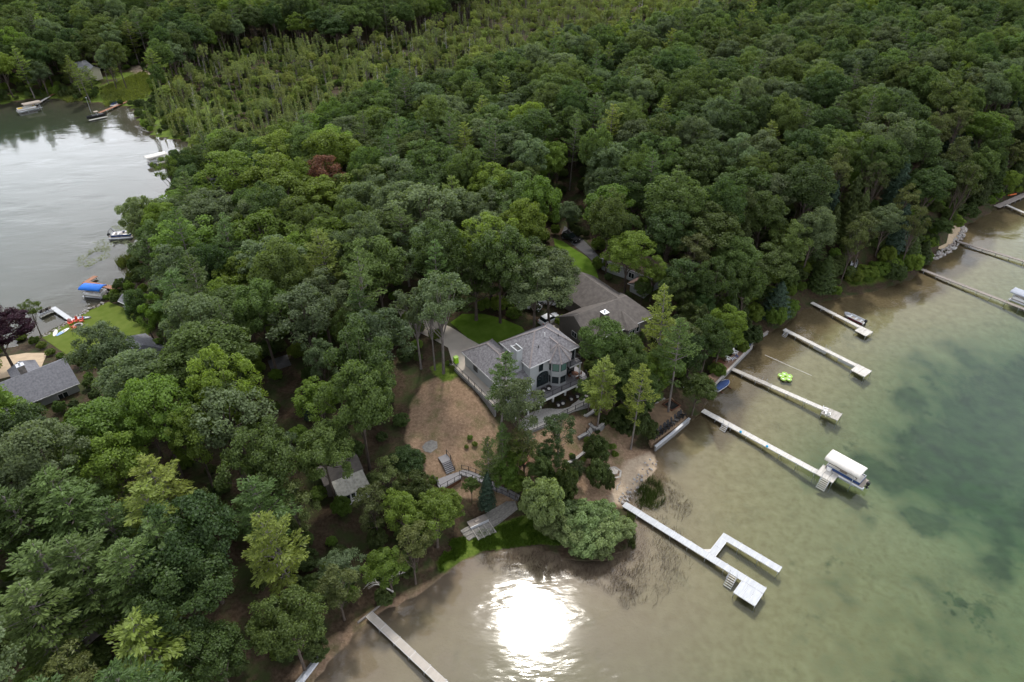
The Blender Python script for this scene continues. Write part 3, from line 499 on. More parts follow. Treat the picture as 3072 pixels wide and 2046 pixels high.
for k, (u, v, bu, bv, r_) in enumerate(((985, 620, 1020, 858, 4.6), (950, 652, 968, 848, 3.4), (1015, 660, 1000, 850, 3.0))):
    hero('open', 'ash', u, v, 0, r_, 'tall thin-stemmed tree in the group between driveway and bare yard', base=(bu, bv), group='open trees by the driveway')
hero('wide', 'oak', 840, 555, 0, 6.6, 'broad oak whose dark forked trunk shows by the driveway bend', base=(886, 735))
hero('wide', 'oak', 1165, 522, 0, 6.6, 'largest rounded oak behind the dark green lawn', base=(1150, 742))
hero('wide', 'ash', 1262, 572, 0, 6.0, 'grey-green oak hanging over the parked cars', base=(1262, 748))
hero('broad', 'oakd', 1110, 612, 0, 4.8, 'dark green tree at the back edge of the lawn', base=(1095, 736))
hero('wide', 'oak', 1408, 446, 0, 4.9, 'rounded oak beside the grey road', base=(1392, 632))
hero('broad', 'maple', 1442, 532, 0, 4.6, 'green tree in front of the red-brown roof', base=(1436, 672), i=1)
hero('broad', 'oak', 830, 742, 0, 5.2, 'tall dense tree at the left edge of the bare yard', base=(850, 985), i=0)
hero('wide', 'oak', 855, 838, 0, 5.4, 'wide low-branched tree in front of the bare yard', base=(850, 1078))
hero('cone', 'spruce', 708, 893, 0, .9, 'slender blue spruce in the brown clearing', base=(712, 965))
hero('broad', 'maple', 748, 880, 0, 3.6, 'bright green tree in the brown clearing', base=(748, 1000), i=5)
hero('broad', 'rust', 735, 350, 20, 4.2, 'rust-red dying tree standing out of the green canopy', 'rust_tree', 'tree', i=6)
hero('wide', 'purple', 22, 722, 0, 5.6, 'purple-leaved tree beside the sandy patio', 'purple_tree', 'tree', base=(35, 852))
hero('open', 'oak', 70, 690, 0, 2.1, 'small round-headed tree at the lakeside lawn corner', base=(96, 776))
hero('broad', 'ash', 285, 745, 0, 4.3, 'grey-green tree rising in front of the lawn', base=(280, 930), i=6); hero('broad', 'ash', 338, 765, 0, 3.2, 'slim grey-green tree by the slate roof gable', base=(330, 930), i=6)
hero('broad', 'willow', 352, 448, 0, 4.2, 'yellowish weeping willow at the left bay shore', 'willow_tree', 'tree', base=(362, 590), i=2); hero('broad', 'willow', 330, 500, 0, 3.0, 'lower willow leaning toward the docked pontoon', 'willow_tree', 'tree', base=(345, 588), i=3)
hero('open', 'maple', 420, 358, 0, 3.6, 'open yellow-green tree at the narrow of the left bay', base=(418, 485))
hero('pine', 'pineb', 655, 1178, 0, 3.8, 'pale feathery pine among the dark trees near the bay', base=(690, 1400), i=1)
hero('pine', 'pineb', 300, 1432, 15, 5.0, 'broad yellowish pine in front of the brown cabin', i=0); [hero('pine', c_, u, v, 17, r_, i=k) for k, (u, v, r_, c_) in enumerate(((18, 1120, 4.6, 'pine'), (95, 1075, 4.8, 'pine'), (300, 1130, 4.8, 'pineb'), (355, 1195, 4.4, 'pine'), (165, 1235, 5.0, 'pine'), (285, 1245, 4.6, 'pine'), (25, 1345, 4.8, 'pine'), (590, 1090, 4.0, 'pine'), (330, 1060, 4.4, 'pineb')))]; hero('pine', 'pine', 130, 1130, 17, 5.2, i=1); hero('pine', 'pine', 60, 1250, 17, 5.0, i=0); hero('pine', 'pine', 220, 1170, 16, 4.4, i=2)
hero('broad', 'maple', 245, 1000, 17, 4.4, 'brightest green tree left of the forest road', i=5); hero('broad', 'maple', 420, 935, 17, 3.6, i=5); hero('broad', 'maple', 300, 880, 15, 3.2, i=5)
hero('broad', 'ash', 495, 900, 19, 4.8, i=6); hero('wide', 'oak', 590, 985, 18, 5.4); hero('broad', 'ash', 690, 660, 19, 5.2, i=6); hero('broad', 'maple', 540, 585, 16, 4.6, i=5); hero('broad', 'maple', 505, 640, 15, 3.6, i=5)
hero('broad', 'oak', 735, 985, 15, 4.0, 'dense tree leaning over the mossy-roofed cottage', i=2); hero('broad', 'oakd', 90, 1345, 13, 3.6, i=1); hero('pine', 'pine', 205, 1330, 13, 3.2, i=1); hero('broad', 'oak', 130, 90, 19, 5.0, i=3); hero('broad', 'ash', 235, 105, 17, 4.2, i=4); hero('broad', 'oak', 255, 92, 19, 4.4, i=1); hero('wide', 'oakd', 420, 1170, 18, 6.0); hero('wide', 'oakd', 390, 1300, 16, 5.5); hero('wide', 'oak', 650, 1390, 14, 4.2); hero('broad', 'oak', 470, 1460, 13, 3.6, i=1)
for u, v, bu, bv, r_ in ((795, 1300, 792, 1425, 2.6), (952, 1212, 956, 1342, 2.4), (865, 1112, 872, 1240, 2.6), (690, 1110, 700, 1240, 3.0), (905, 1060, 905, 1180, 2.6)):
    hero('red', 'redpine', u, v, 0, r_, 'scrubby brown-green pine along the wooded bay bank', base=(bu, bv), group='scrub pines on the bay bank')
for u, v, bu, bv, r_ in ((1010, 1140, 1006, 1258, 3.2), (1062, 1128, 1042, 1205, 2.2), (930, 1130, 935, 1250, 2.8), (895, 1270, 905, 1370, 2.6)):
    hero('broad', 'maple', u, v, 0, r_, 'bright green small tree above the bay shore', base=(bu, bv), group='small bright trees above the bay', i=5)
[hero('broad', c_, u, v, 0, r_, 'leafy small tree on the bank left of the viewing platform', base=(bu, bv), group='trees left of the platform') for u, v, bu, bv, r_, c_ in ((965, 1085, 962, 1175, 2.6, 'oak'), (940, 1040, 938, 1130, 2.6, 'oakd'), (985, 1130, 985, 1190, 1.9, 'maple'), (1045, 1150, 1045, 1205, 1.8, 'maple'))]; hero('open', 'ash', 1420, 880, 7, 1.6, 'sapling beside the lower patio corner'); hero('cone', 'cedar', 2108, 540, 7, 2.4, 'dark rounded cedar beside the sand path'); hero('cone', 'cedar', 2136, 552, 6, 2.0, 'second dark cedar next to the sand path')
for u, v, r_ in ((1990, 640, 2.0), (2020, 632, 2.2), (2050, 622, 2.2), (2080, 616, 2.0), (1960, 648, 1.8)):
    x, y, z = G(u * K, v * K); plant('shrub', 0, x, y, 3.0, r_ * 1.25, 'maple', 'shore_shrub', 'leafy green bush along the shore beside the long dock', 'shrub', 'bushes at the dark shore corner')
for u, v, bu, bv, r_ in ((183, 128, 190, 225, 3.2), (204, 138, 208, 235, 3.0), (222, 150, 220, 222, 2.6), (245, 120, 250, 195, 3.4), (268, 128, 270, 192, 3.2), (165, 140, 168, 205, 3.0)): hero('pine', 'pineb', u, v, 0, r_, 'tall pine at the edge of the far meadow', base=(bu, bv), group='pines by the far meadow')
for k, (u, v, bu, bv, r_) in enumerate(((1402, 815, 1405, 955, 2.8), (1440, 862, 1440, 985, 2.6), (1478, 862, 1478, 965, 2.8), (1505, 800, 1500, 930, 3.0), (1350, 868, 1352, 945, 1.9), (1580, 770, 1575, 900, 3.2), (1610, 730, 1605, 880, 3.4), (1492, 588, 1494, 692, 2.9), (1530, 628, 1530, 735, 3.0), (1556, 590, 1556, 720, 3.4), (1475, 640, 1472, 705, 1.9), (1640, 700, 1640, 850, 3.4))):
    hero('broad', ('oak', 'oakd', 'oak', 'maple')[k % 4], u, v, 0, r_, 'green tree in the thicket between the turret house and the shore pines', base=(bu, bv), group='thicket by the turret house')
for k, (u, v, bu, bv, r_) in enumerate(((1250, 1020, 1250, 1085, 2.2), (1230, 1050, 1232, 1120, 2.0), (1190, 1020, 1190, 1090, 2.0), (1268, 1105, 1268, 1165, 1.8), (1140, 1065, 1140, 1120, 1.5), (1185, 1095, 1185, 1150, 1.8), (1325, 1065, 1325, 1110, 1.4), (1085, 1100, 1085, 1150, 1.2))):
    hero('broad', ('oakd', 'oak', 'maple')[k % 3], u, v, 0, r_, 'small leafy tree on the planted slope below the patio', base=(bu, bv), group='small trees on the planted slope')
# ------------------------------------------------------------------ the woodland: scattered over the land, kept off what the photo shows open
CLEAR = [f((905,702),(960,690),(1030,712),(1110,712),(1200,742),(1290,750),(1335,765),(1345,860),(1340,990),(1450,1000),(1480,940),(1520,890),(1620,880),(1680,850),(1775,770),(1880,706),(1990,682),(2060,664),(2110,640),(2160,600),(2215,560),(2240,520),(2354,450),(2400,1600),(700,1600),(760,1500),(960,1350),(1010,1250),(1060,1150),(1000,1130),(995,1060),(935,1040),(930,930),(960,870),(1010,850),(1030,800)),
  f((1290,760),(1335,635),(1440,690),(1480,690),(1485,770),(1350,775)), f((1280,548),(1300,522),(1375,590),(1372,650),(1330,640)), f((1455,600),(1480,578),(1545,600),(1530,650),(1460,650)),
  f((0,238),(100,232),(300,250),(330,300),(440,330),(380,360),(385,445),(290,470),(285,600),(300,640),(250,690),(340,760),(370,800),(370,815),(300,815),(190,830),(188,910),(60,930),(0,940)),
  f((768,1095),(850,1095),(850,1155),(770,1165)), f((150,1402),(200,1392),(205,1455),(160,1450)), f((655,870),(700,850),(715,1000),(690,1010),(655,960)), f((612,820),(665,812),(668,850),(620,860)),
  f((225,165),(345,165),(345,232),(225,242)), f((490,410),(550,410),(550,436),(490,436)), f((1298,405),(1325,405),(1325,455),(1300,450)), f((950,1310),(1000,1200),(1050,1230),(1060,1280)),
  f((2110,600),(2160,570),(2190,520),(2215,518),(2215,560),(2150,600)), f((1000,1040),(1200,1130),(1200,1190),(1060,1240),(990,1130))]
SW = [p for p in f((330,290),(395,205),(480,150),(600,118),(800,120),(1000,85),(1150,10),(1300,-90),(2050,-90),(1950,40),(1800,85),(1700,125),(1500,165),(1250,215),(1000,292),(850,362),(720,410),(620,440),(520,425),(440,372),(400,330))]
SWW = [P(u, v, 1)[:2] for u, v in SW]
MEAD = [P(u, v, 1)[:2] for u, v in f((110,225),(210,180),(350,150),(400,140),(390,190),(340,228),(300,250),(230,242))]
def visible(x, y, z, mar=160):
    u, v = J(x, y, z); return -mar < u < 3072 + mar and -mar < v < 2046 + mar * 2
def blocked(x, y, z, Ht, Rr):
    u0, v0 = J(x, y, z + Ht); pts = [(u0, v0)]
    for hh, rr in ((.92, .5), (.8, .85), (.65, 1.0), (.5, .95), (.36, .6)):
        for s in (-1, -.5, 0, .5, 1): pts.append(J(x + s * rr * Rr, y, z + hh * Ht))
    pts = np.array(pts)
    return any(inpoly(c, pts[:, 0], pts[:, 1]).any() for c in CLEAR)
def lf(x, y, k=1.0): return math.sin(x * .043 * k + 1.7) * math.cos(y * .037 * k) + .6 * math.sin(x * .11 * k + y * .07 * k)
cand = []; cells = {}
for hx, hy, hr in HERO: cells.setdefault((int(hx // 8), int(hy // 8)), []).append((hx, hy, hr))
def free(x, y, r):
    i, j = int(x // 8), int(y // 8)
    for a_ in (-1, 0, 1):
        for b_ in (-1, 0, 1):
            for q in cells.get((i + a_, j + b_), ()):
                if (q[0] - x) ** 2 + (q[1] - y) ** 2 < (.56 * (q[2] + r)) ** 2: return False
    return True
NX = 60000; X = rng.uniform(-480, 520, NX); Y = 30 + 590 * rng.random(NX) ** .85
Hh = hgt(X, Y); dland = np.minimum(-sdist(LR, X, Y), -sdist(LL, X, Y)); insw = inpoly(SWW, X, Y); inme = inpoly(MEAD, X, Y)
for i in range(NX):
    x, y, z = X[i], Y[i], Hh[i]
    if dland[i] < 1.2 or inme[i] or not visible(x, y, z): continue
    q = rng.random(); n_ = lf(x, y); right = x > 25 and dland[i] < 26
    if insw[i]: continue
    far = y > 330
    if right and dland[i] < 16 and q > .62: kd, cl, Ht, Rr = 'cone', ('cedar' if rng.random() < .8 else 'spruce'), rng.uniform(8, 14), rng.uniform(2.2, 3.0)
    elif right and q < .28: kd, cl, Ht, Rr = 'red', 'redpine', rng.uniform(13, 19), rng.uniform(2.6, 3.8)
    elif q < .10 + .10 * (n_ > .5) or (x < -20 and y < 120 and q < .26): kd, cl, Ht, Rr = 'pine', ('pine' if rng.random() < .8 else 'pineb'), rng.uniform(16, 23), rng.uniform(3.0, 4.4)
    else:
        r2 = rng.random()
        if x < 10 and y < 200: cl = ('maple' if r2 < (.36 if x < -45 and y > 85 else .22) else 'ash' if r2 < .55 else 'oak' if r2 < .88 else 'oakd')
        else: cl = 'maple' if r2 < .05 else 'ash' if r2 < .20 else 'oak' if r2 < .72 else 'oakd'
        kd = 'wide' if rng.random() < .35 and cl in ('oak', 'oakd') else 'broad'; Ht = rng.uniform(15, 21.5) - (4 if dland[i] < 12 else 0); Rr = rng.uniform(4.4, 6.6) * (.8 if dland[i] < 12 else 1)
        if far: Ht *= rng.uniform(.85, 1.05)
    if not free(x, y, Rr) or blocked(x, y, z, Ht, Rr): continue
    cells.setdefault((int(x // 8), int(y // 8)), []).append((x, y, Rr)); cand.append((y, x, z, kd, cl, Ht, Rr))
for i in range(0, NX, 2):                     # younger trees filling the gaps
    x, y, z = X[i], Y[i], Hh[i]
    if dland[i] < 1.0 or inme[i] or insw[i] or not visible(x, y, z): continue
    Rr = rng.uniform(2.4, 3.6); Ht = rng.uniform(8, 14)
    if dland[i] < 8: Ht *= .7
    q = rng.random(); cl = 'maple' if q < .25 else 'ash' if q < .4 else 'oak' if q < .8 else 'oakd'; kd = 'broad'
    if q > .92: kd, cl = 'red', 'redpine'
    if not free(x, y, Rr) or blocked(x, y, z, Ht, Rr): continue
    cells.setdefault((int(x // 8), int(y // 8)), []).append((x, y, Rr)); cand.append((y, x, z, kd, cl, Ht, Rr))
cand.sort(); cnt = {}; rest = []
for y, x, z, kd, cl, Ht, Rr in cand:
    nm, lb = INFO[cl]; lim = {'broadleaf_tree': 270, 'pine_tree': 240}.get(nm, 200)
    u, v = J(x, y, z + Ht * .7)
    if cnt.get(nm, 0) < lim and -30 < u < 3100 and -30 < v < 2100:
        cnt[nm] = cnt.get(nm, 0) + 1; plant(kd, int(rng.integers(0, 5 if kd == 'broad' and cl in ('oak', 'oakd') else 99)), x, y, Ht, Rr, cl, nm, lb, 'tree', GRP[nm], z)
    else: rest.append((x, y, z, kd, cl, Ht, Rr))
print('trees', len(cand), 'rest', len(rest))
# slim swamp conifers, dead stems and swamp bushes
sw = []
b0 = np.array(SWW); X = rng.uniform(b0[:, 0].min(), b0[:, 0].max(), 30000); Y = rng.uniform(b0[:, 1].min(), b0[:, 1].max(), 30000); ok = inpoly(SWW, X, Y); Hh = hgt(X, Y)
occ = {}
for x, y, z in zip(X[ok], Y[ok], Hh[ok]):
    k = (int(x // 2.6), int(y // 2.6))
    if k in occ or not visible(x, y, z) or z < .05: continue
    Ht = rng.uniform(4.5, 10.5) * (.75 + .35 * (lf(x, y, 1.6) + 1) / 2)
    if blocked(x, y, z, Ht, .8) or (lf(x, y, 3.1) < -.75 and rng.random() < .8): continue
    occ[k] = 1; sw.append((y, x, z, Ht))
sw.sort(); rest_sw = []; nsn = 0; nth = 0
for y, x, z, Ht in sw:
    q = rng.random(); g = lf(x, y, 2.3)
    if q < .045 and nsn < 120:
        o = D.objects.new('dead_tree', SNAG[int(rng.integers(0, 2))]); link(o); o.location = (x, y, z); s = Ht * rng.uniform(.8, 1.2) / 11; o.scale = (s, s, s); o.rotation_euler = (0, rng.normal() * .05, rng.uniform(0, 6)); nsn += 1
        tag(o, 'bare grey dead tree in the swamp', 'dead tree', 'dead stems in the swamp')
    elif q < .70 and nth < 290:
        kk = int(rng.integers(0, 2)); o = D.objects.new('thin_conifer', THIN[kk]); link(o); o.location = (x, y, z); s = Ht / 11; o.scale = (s * 1.25, s * 1.25, s); o.rotation_euler = (0, 0, rng.uniform(0, 6)); nth += 1
        tag(o, 'slim grey-green conifer in the swamp', 'tree', 'slim swamp conifers')
    else: rest_sw.append((x, y, z, Ht, g))
# what is past counting: one mass each, geometry nodes over points
def scatter_stuff(name, pts, sources, label):     # pts: (x,y,z,src,sx,sz); sources: list of ([objects], material or None)
    A = np.array([p[:3] for p in pts]); me = D.meshes.new(name); me.vertices.add(len(A)); me.vertices.foreach_set('co', A.astype(np.float32).ravel())
    for nm, kk, ty in (('src', 3, 'INT'), ('sx', 4, 'FLOAT'), ('sz', 5, 'FLOAT')):
        at = me.attributes.new(nm, ty, 'POINT'); at.data.foreach_set('value', np.array([p[kk] for p in pts], np.int32 if ty == 'INT' else np.float32))
    at = me.attributes.new('rz', 'FLOAT', 'POINT'); at.data.foreach_set('value', rng.uniform(0, 6.28, len(A)).astype(np.float32))
    ob = link(D.objects.new(name, me)); g = D.node_groups.new(name, 'GeometryNodeTree'); g.interface.new_socket('Geometry', in_out='INPUT', socket_type='NodeSocketGeometry'); g.interface.new_socket('Geometry', in_out='OUTPUT', socket_type='NodeSocketGeometry')
    n = g.nodes; L = g.links.new; gi = n.new('NodeGroupInput'); go = n.new('NodeGroupOutput'); jn = n.new('GeometryNodeJoinGeometry')
    def attr(nm, ty): q = n.new('GeometryNodeInputNamedAttribute'); q.data_type = ty; q.inputs['Name'].default_value = nm; return q.outputs['Attribute']
    sc = n.new('ShaderNodeCombineXYZ'); ax = attr('sx', 'FLOAT'); L(ax, sc.inputs[0]); L(ax, sc.inputs[1]); L(attr('sz', 'FLOAT'), sc.inputs[2]); ro = n.new('ShaderNodeCombineXYZ'); L(attr('rz', 'FLOAT'), ro.inputs[2]); ai = attr('src', 'INT')
    for k, (objs, m_) in enumerate(sources):
        cmp_ = n.new('FunctionNodeCompare'); cmp_.data_type = 'INT'; cmp_.operation = 'EQUAL'; L(ai, cmp_.inputs[2]); cmp_.inputs[3].default_value = k
        for ob_i, (src, mm_) in enumerate(zip(objs, m_)):
            oi = n.new('GeometryNodeObjectInfo'); oi.inputs['Object'].default_value = src; oi.inputs['As Instance'].default_value = False; geo = oi.outputs['Geometry']
            if mm_: st = n.new('GeometryNodeSetMaterial'); st.inputs['Material'].default_value = M[mm_]; L(geo, st.inputs['Geometry']); geo = st.outputs['Geometry']
            ip = n.new('GeometryNodeInstanceOnPoints'); L(gi.outputs[0], ip.inputs['Points']); L(cmp_.outputs['Result'], ip.inputs['Selection']); L(geo, ip.inputs['Instance']); L(sc.outputs[0], ip.inputs['Scale']); L(ro.outputs[0], ip.inputs['Rotation']); L(ip.outputs[0], jn.inputs[0])
    L(jn.outputs[0], go.inputs[0]); md = ob.modifiers.new('scatter', 'NODES'); md.node_group = g; return stuff(ob, label[0], label[1])
srcs = []; key = {}
pts = []
for x, y, z, kd, cl, Ht, Rr in rest:
    i = int(rng.integers(0, {'broad': 5, 'wide': 2, 'pine': 3, 'red': 3, 'cone': 2}[kd]))
    if (kd, i) not in src_obj: i = [k for k in src_obj if k[0] == kd][0][1]
    if (kd, i, cl) not in key: key[(kd, i, cl)] = len(srcs); srcs.append((src_obj[(kd, i)], (cl, None)))
    _, _, h0, r0 = KIND[kd][i]; pts.append((x, y, z, key[(kd, i, cl)], Rr / r0, Ht / h0))
scatter_stuff('distant_forest', pts, srcs, ('dense green forest canopy stretching to the far edge', 'forest'))
th = [o for o in C.objects if o.name.startswith('thin_conifer')]; sn = [o for o in C.objects if o.name.startswith('dead_tree')]
tA = next(o for o in th if o.data == THIN[0]); tB = next(o for o in th if o.data == THIN[1]); sA = next(o for o in sn if o.data == SNAG[0])
shr = src_obj[('shrub', 0)] if ('shrub', 0) in src_obj else src_obj[[k for k in src_obj if k[0] == 'shrub'][0]]; bro = src_obj[('broad', 5)]; opn = src_obj[[k for k in src_obj if k[0] == 'open'][0]]
ssrc = [([tA], (None,)), ([tB], (None,)), ([sA], (None,)), (shr, ('swamp', None)), (bro, ('swamp', None)), (opn, ('tam', None))]; pts = []
for x, y, z, Ht, g in rest_sw:
    q = rng.random()
    if q < .42: pts.append((x, y, z, int(rng.integers(0, 2)), Ht / 11 * 1.3, Ht / 11))
    elif q < .455: pts.append((x, y, z, 2, Ht / 11, Ht / 11))
    elif q < .76: s = rng.uniform(.38, .78); pts.append((x, y, z, 3, s, s * .8))
    elif q < .93: s = rng.uniform(.28, .46); pts.append((x, y, z, 4, s * 1.1, s * .9))
    else: s = rng.uniform(.35, .55); pts.append((x, y, z, 5, s, s))
scatter_stuff('swamp_thicket', pts, ssrc, ('grey-green thicket of slim trees and bushes in the swamp', 'thicket'))
# ------------------------------------------------------------------ building helpers
def slab(mb, pts, th=.16):
    a = [Vector(p) for p in pts]; nrm = (a[1] - a[0]).cross(a[2] - a[0])
    if nrm.z < 0: a = a[::-1]
    b_ = [p - Vector((0, 0, th)) for p in a]; mb.face(a); mb.face(b_[::-1])
    for i in range(len(a)): j = (i + 1) % len(a); mb.face([b_[i], b_[j], a[j], a[i]])
    return mb
def hiproof(mb, x0, x1, y0, y1, ze, zr, ha, hb, th=.16):     # ridge along x; ha/hb: hip run at each end (0 = gable)
    ym = (y0 + y1) / 2; A, B = (x0 + ha, ym, zr), (x1 - hb, ym, zr); p00, p10, p11, p01 = (x0, y0, ze), (x1, y0, ze), (x1, y1, ze), (x0, y1, ze)
    slab(mb, [p00, p10, B, A], th); slab(mb, [p11, p01, A, B], th)
    if ha: slab(mb, [p01, p00, A], th)
    if hb: slab(mb, [p10, p11, B], th)
    return mb
def window(par, cx, cy, cz, w_, h_, ang, m='glass', mull=1, frame='frame', fw=.07):      # facing outward along ang
    o = MB(); o.box(-w_ / 2, w_ / 2, -.06, .02, h_ / 2 - fw, h_ / 2).box(-w_ / 2, w_ / 2, -.06, .02, -h_ / 2, -h_ / 2 + fw).box(-w_ / 2, -w_ / 2 + fw, -.058, .02, -h_ / 2 + fw, h_ / 2 - fw).box(w_ / 2 - fw, w_ / 2, -.058, .02, -h_ / 2 + fw, h_ / 2 - fw)
    for k in range(1, mull): x = -w_ / 2 + w_ * k / mull; o.box(x - .03, x + .03, -.055, .02, -h_ / 2 + fw, h_ / 2 - fw)
    q = o.build('window', frame, par, loc=(cx, cy, cz), rz=ang + math.pi / 2)
    MB().box(-w_ / 2 + .04, w_ / 2 - .04, -.03, .015, -h_ / 2 + .04, h_ / 2 - .04).build('pane', m, q); return q
def railing(par, pts, h=1.0, m='rail', bal=.22, post=1.9, name='railing'):
    rl = MB(); ps = []
    for a, b_ in zip(pts[:-1], pts[1:]):
        a, b_ = Vector(a), Vector(b_); Ld = (b_ - a).length
        for hh in (h, .12): rl.bar(a + Vector((0, 0, hh)), b_ + Vector((0, 0, hh)), .05)
        k = max(1, int(round(Ld / bal)))
        for i in range(1, k): p = a + (b_ - a) * i / k; rl.box(p.x - .011, p.x + .011, p.y - .011, p.y + .011, p.z + .12, p.z + h)
        k = max(1, int(round(Ld / post)))
        for i in range(k + 1): p = a + (b_ - a) * i / k; ps.append(p)
    r_ = rl.build(name, m, par)
    for p in ps: MB().box(p.x - .04, p.x + .04, p.y - .04, p.y + .04, p.z, p.z + h + .06).build('post', m, r_)
    return r_
def zshift(mb, dz): mb.v = [(x, y, z - dz) for x, y, z in mb.v]; return mb
# ------------------------------------------------------------------ the grey house with the turret
HB = 5.5; hs = empty('lake_house', (HO[0], HO[1], HB), HA); tag(hs, 'grey two-storey house with octagonal turret, long deck and grey hip roof', 'house')
def hp(mb, name, m, par=None, **k): return zshift(mb, HB).build(name, m, par or hs, **k)
hp(MB().box(.4, 9.9, .4, 8.1, 5.4, 14.1), 'wall', 'siding'); hp(MB().box(-4.35, .38, .0, 13.0, 5.4, 11.25), 'wall', 'siding'); hp(MB().box(.42, 1.3, 8.12, 12.98, 8.2, 11.2), 'wall', 'siding'); hp(MB().box(2.1, 9.5, 8.12, 11.5, 8.0, 11.15), 'wall', 'siding')
rm = hp(hiproof(MB(), 0, 10.3, 0, 8.5, 14.2, 17.3, 4.1, 4.1), 'roof', 'shingle')
tx, ty = 6.1, .55
def octo(r, z, rot=22.5): return [(tx + r * math.cos(R(rot + 45 * k)), ty + r * math.sin(R(rot + 45 * k)), z) for k in range(8)]
hp(MB().prism([p[:2] for p in octo(1.85, 0)], 8.55, 13.75), 'turret_wall', 'siding')
tr_ = MB(); e8 = octo(2.5, 13.72); ap = (tx, ty, 16.15)
for k in (3, 4, 5, 6, 7): slab(tr_, [e8[k], e8[(k + 1) % 8], ap], .12)
slab(tr_, [e8[0], ap, (tx, 3.2, 16.15), (e8[1][0], 2.3, 15.2)], .12); slab(tr_, [e8[3], (e8[2][0], 2.3, 15.2), (tx, 3.2, 16.15), ap], .12); hp(tr_, 'turret_roof', 'shingle')
wr = MB(); gz = 13.6; zE = 11.3
for fc in ([(-4.75, -.55, zE), (.4, -.55, zE), (.4, 6.4, gz), (-1.5, 6.4, gz)], [(-4.75, 13.4, zE), (-4.75, -.55, zE), (-1.5, 6.4, gz), (-1.5, 10.2, gz)], [(1.7, 13.4, zE), (-4.75, 13.4, zE), (-1.5, 10.2, gz)], [(1.7, 9.3, zE), (1.7, 13.4, zE), (-1.5, 10.2, gz), (-1.5, 6.4, gz)], [(-1.5, 6.4, gz), (.42, 6.4, gz), (.42, 8.4, 12.05), (.42, 8.16, 12.2)]): slab(wr, fc)
slab(wr, [(-1.5, 6.4, gz), (3.5, 6.4, gz), (3.5, 9.3, zE), (1.7, 9.3, zE)]); hp(wr, 'garage_roof', 'shingle')
hp(slab(MB(), [(1.9, 12.0, 11.25), (9.9, 12.0, 11.25), (9.9, 8.1, 12.9), (1.9, 8.1, 12.9)]), 'porch_roof', 'shingle')
M['ridge'] = mat('ridge_shingles', (.22, .19, .18), .9, .2, 3, .3)
rc = MB()
for a, b_ in (((0, 0, 14.2), (4.1, 4.25, 17.3)), ((10.3, 0, 14.2), (6.2, 4.25, 17.3)), ((0, 8.5, 14.2), (4.1, 4.25, 17.3)), ((10.3, 8.5, 14.2), (6.2, 4.25, 17.3)), ((4.1, 4.25, 17.3), (6.2, 4.25, 17.3)), ((-1.5, 10.2, gz), (-1.5, 6.4, gz)), ((-1.5, 6.4, gz), (.4, 6.4, gz)), ((-4.75, -.55, zE), (-1.5, 6.4, gz)), ((-4.75, 13.4, zE), (-1.5, 10.2, gz)), ((1.7, 13.4, zE), (-1.5, 10.2, gz)), (ap, (tx, 3.2, 16.15)), *[(e8[k], ap) for k in (3, 4, 5, 6, 7, 0)]): rc.bar((a[0], a[1], a[2] + .02), (b_[0], b_[1], b_[2] + .02), .24, .05)
hp(rc, 'ridge_cap', 'ridge')
fb = MB()
for a, b_, z in (((0, 0), (10.3, 0), 14.06), ((10.3, 0), (10.3, 8.5), 14.06), ((0, 0), (0, 8.5), 14.06), ((-4.75, -.55), (-4.75, 13.4), 11.16), ((-4.75, -.55), (.4, -.55), 11.16)): fb.bar((*a, z), (*b_, z), .10, .22)
hp(fb, 'fascia', 'trim')
hp(MB().box(-.95, .2, 2.3, 4.0, 11.2, 16.3), 'chimney', 'siding').name = 'chimney'
hp(MB().box(-1.0, .25, 2.25, 4.05, 16.32, 16.42), 'chimney_cap', 'siding'); hp(MB().box(-.75, 0, 2.5, 3.8, 16.425, 16.5), 'flue', 'frame'); cc = MB(); cc.box(-1.0, -.78, 2.25, 4.05, 16.425, 16.62).box(.03, .25, 2.25, 4.05, 16.425, 16.62); hp(cc, 'chimney_cap', 'siding')
for x, y, hh in ((3.2, 2.0, .45), (5.3, 3.1, .7), (7.6, 2.4, .4)): zz = 14.2 + y * .73; hp(MB().tube([(x, y, zz - .1), (x, y, zz + hh)], .07, 8), 'vent_pipe', 'white' if hh > .5 else 'frame')
apo = 1.85 * math.cos(R(22.5))
for k in (3, 4, 5, 6, 7):
    a_ = R(45 + 45 * k); cxx, cyy = tx + (apo + .02) * math.cos(a_), ty + (apo + .02) * math.sin(a_)
    if k in (7,): continue
    window(hs, cxx, cyy, 12.6 - HB, 1.12, 1.8, a_, 'glassg' if k >= 4 else 'glass'); window(hs, cxx, cyy, 9.85 - HB, 1.12, 1.35, a_, 'glass')
S_ = R(-90); window(hs, 2.6, .38, 12.9 - HB, .85, 1.5, S_, 'glass', 1); window(hs, 8.75, .38, 12.75 - HB, 1.7, 2.1, S_, 'glass', 2); window(hs, 9.92, 1.6, 12.9 - HB, .8, 1.3, 0, 'glass', 1)
window(hs, 3.0, .38, 10.0 - HB, 2.4, 2.0, S_, 'glass', 3); window(hs, 8.7, .38, 9.75 - HB, 2.1, 2.1, S_, 'glass', 3); window(hs, -2.0, -.02, 9.9 - HB, 2.4, 1.5, S_, 'glass', 2)
ar = MB(); ar.face([(2.6 + .0, .36, 11.05)] + [(3.0 + 1.2 * math.cos(R(t)), .36, 11.05 + .75 * math.sin(R(t))) for t in range(0, 181, 15)]); hp(ar, 'arched_window', 'glass')
for x in (1.8, 4.4, 7.0, 9.0): window(hs, x, .38, 6.8 - HB, 1.6, 2.0, S_, 'glass', 2)
for y in (3.5, 9.5): window(hs, -4.37, y, 9.9 - HB, 1.2, 1.1, R(180), 'glass', 2)
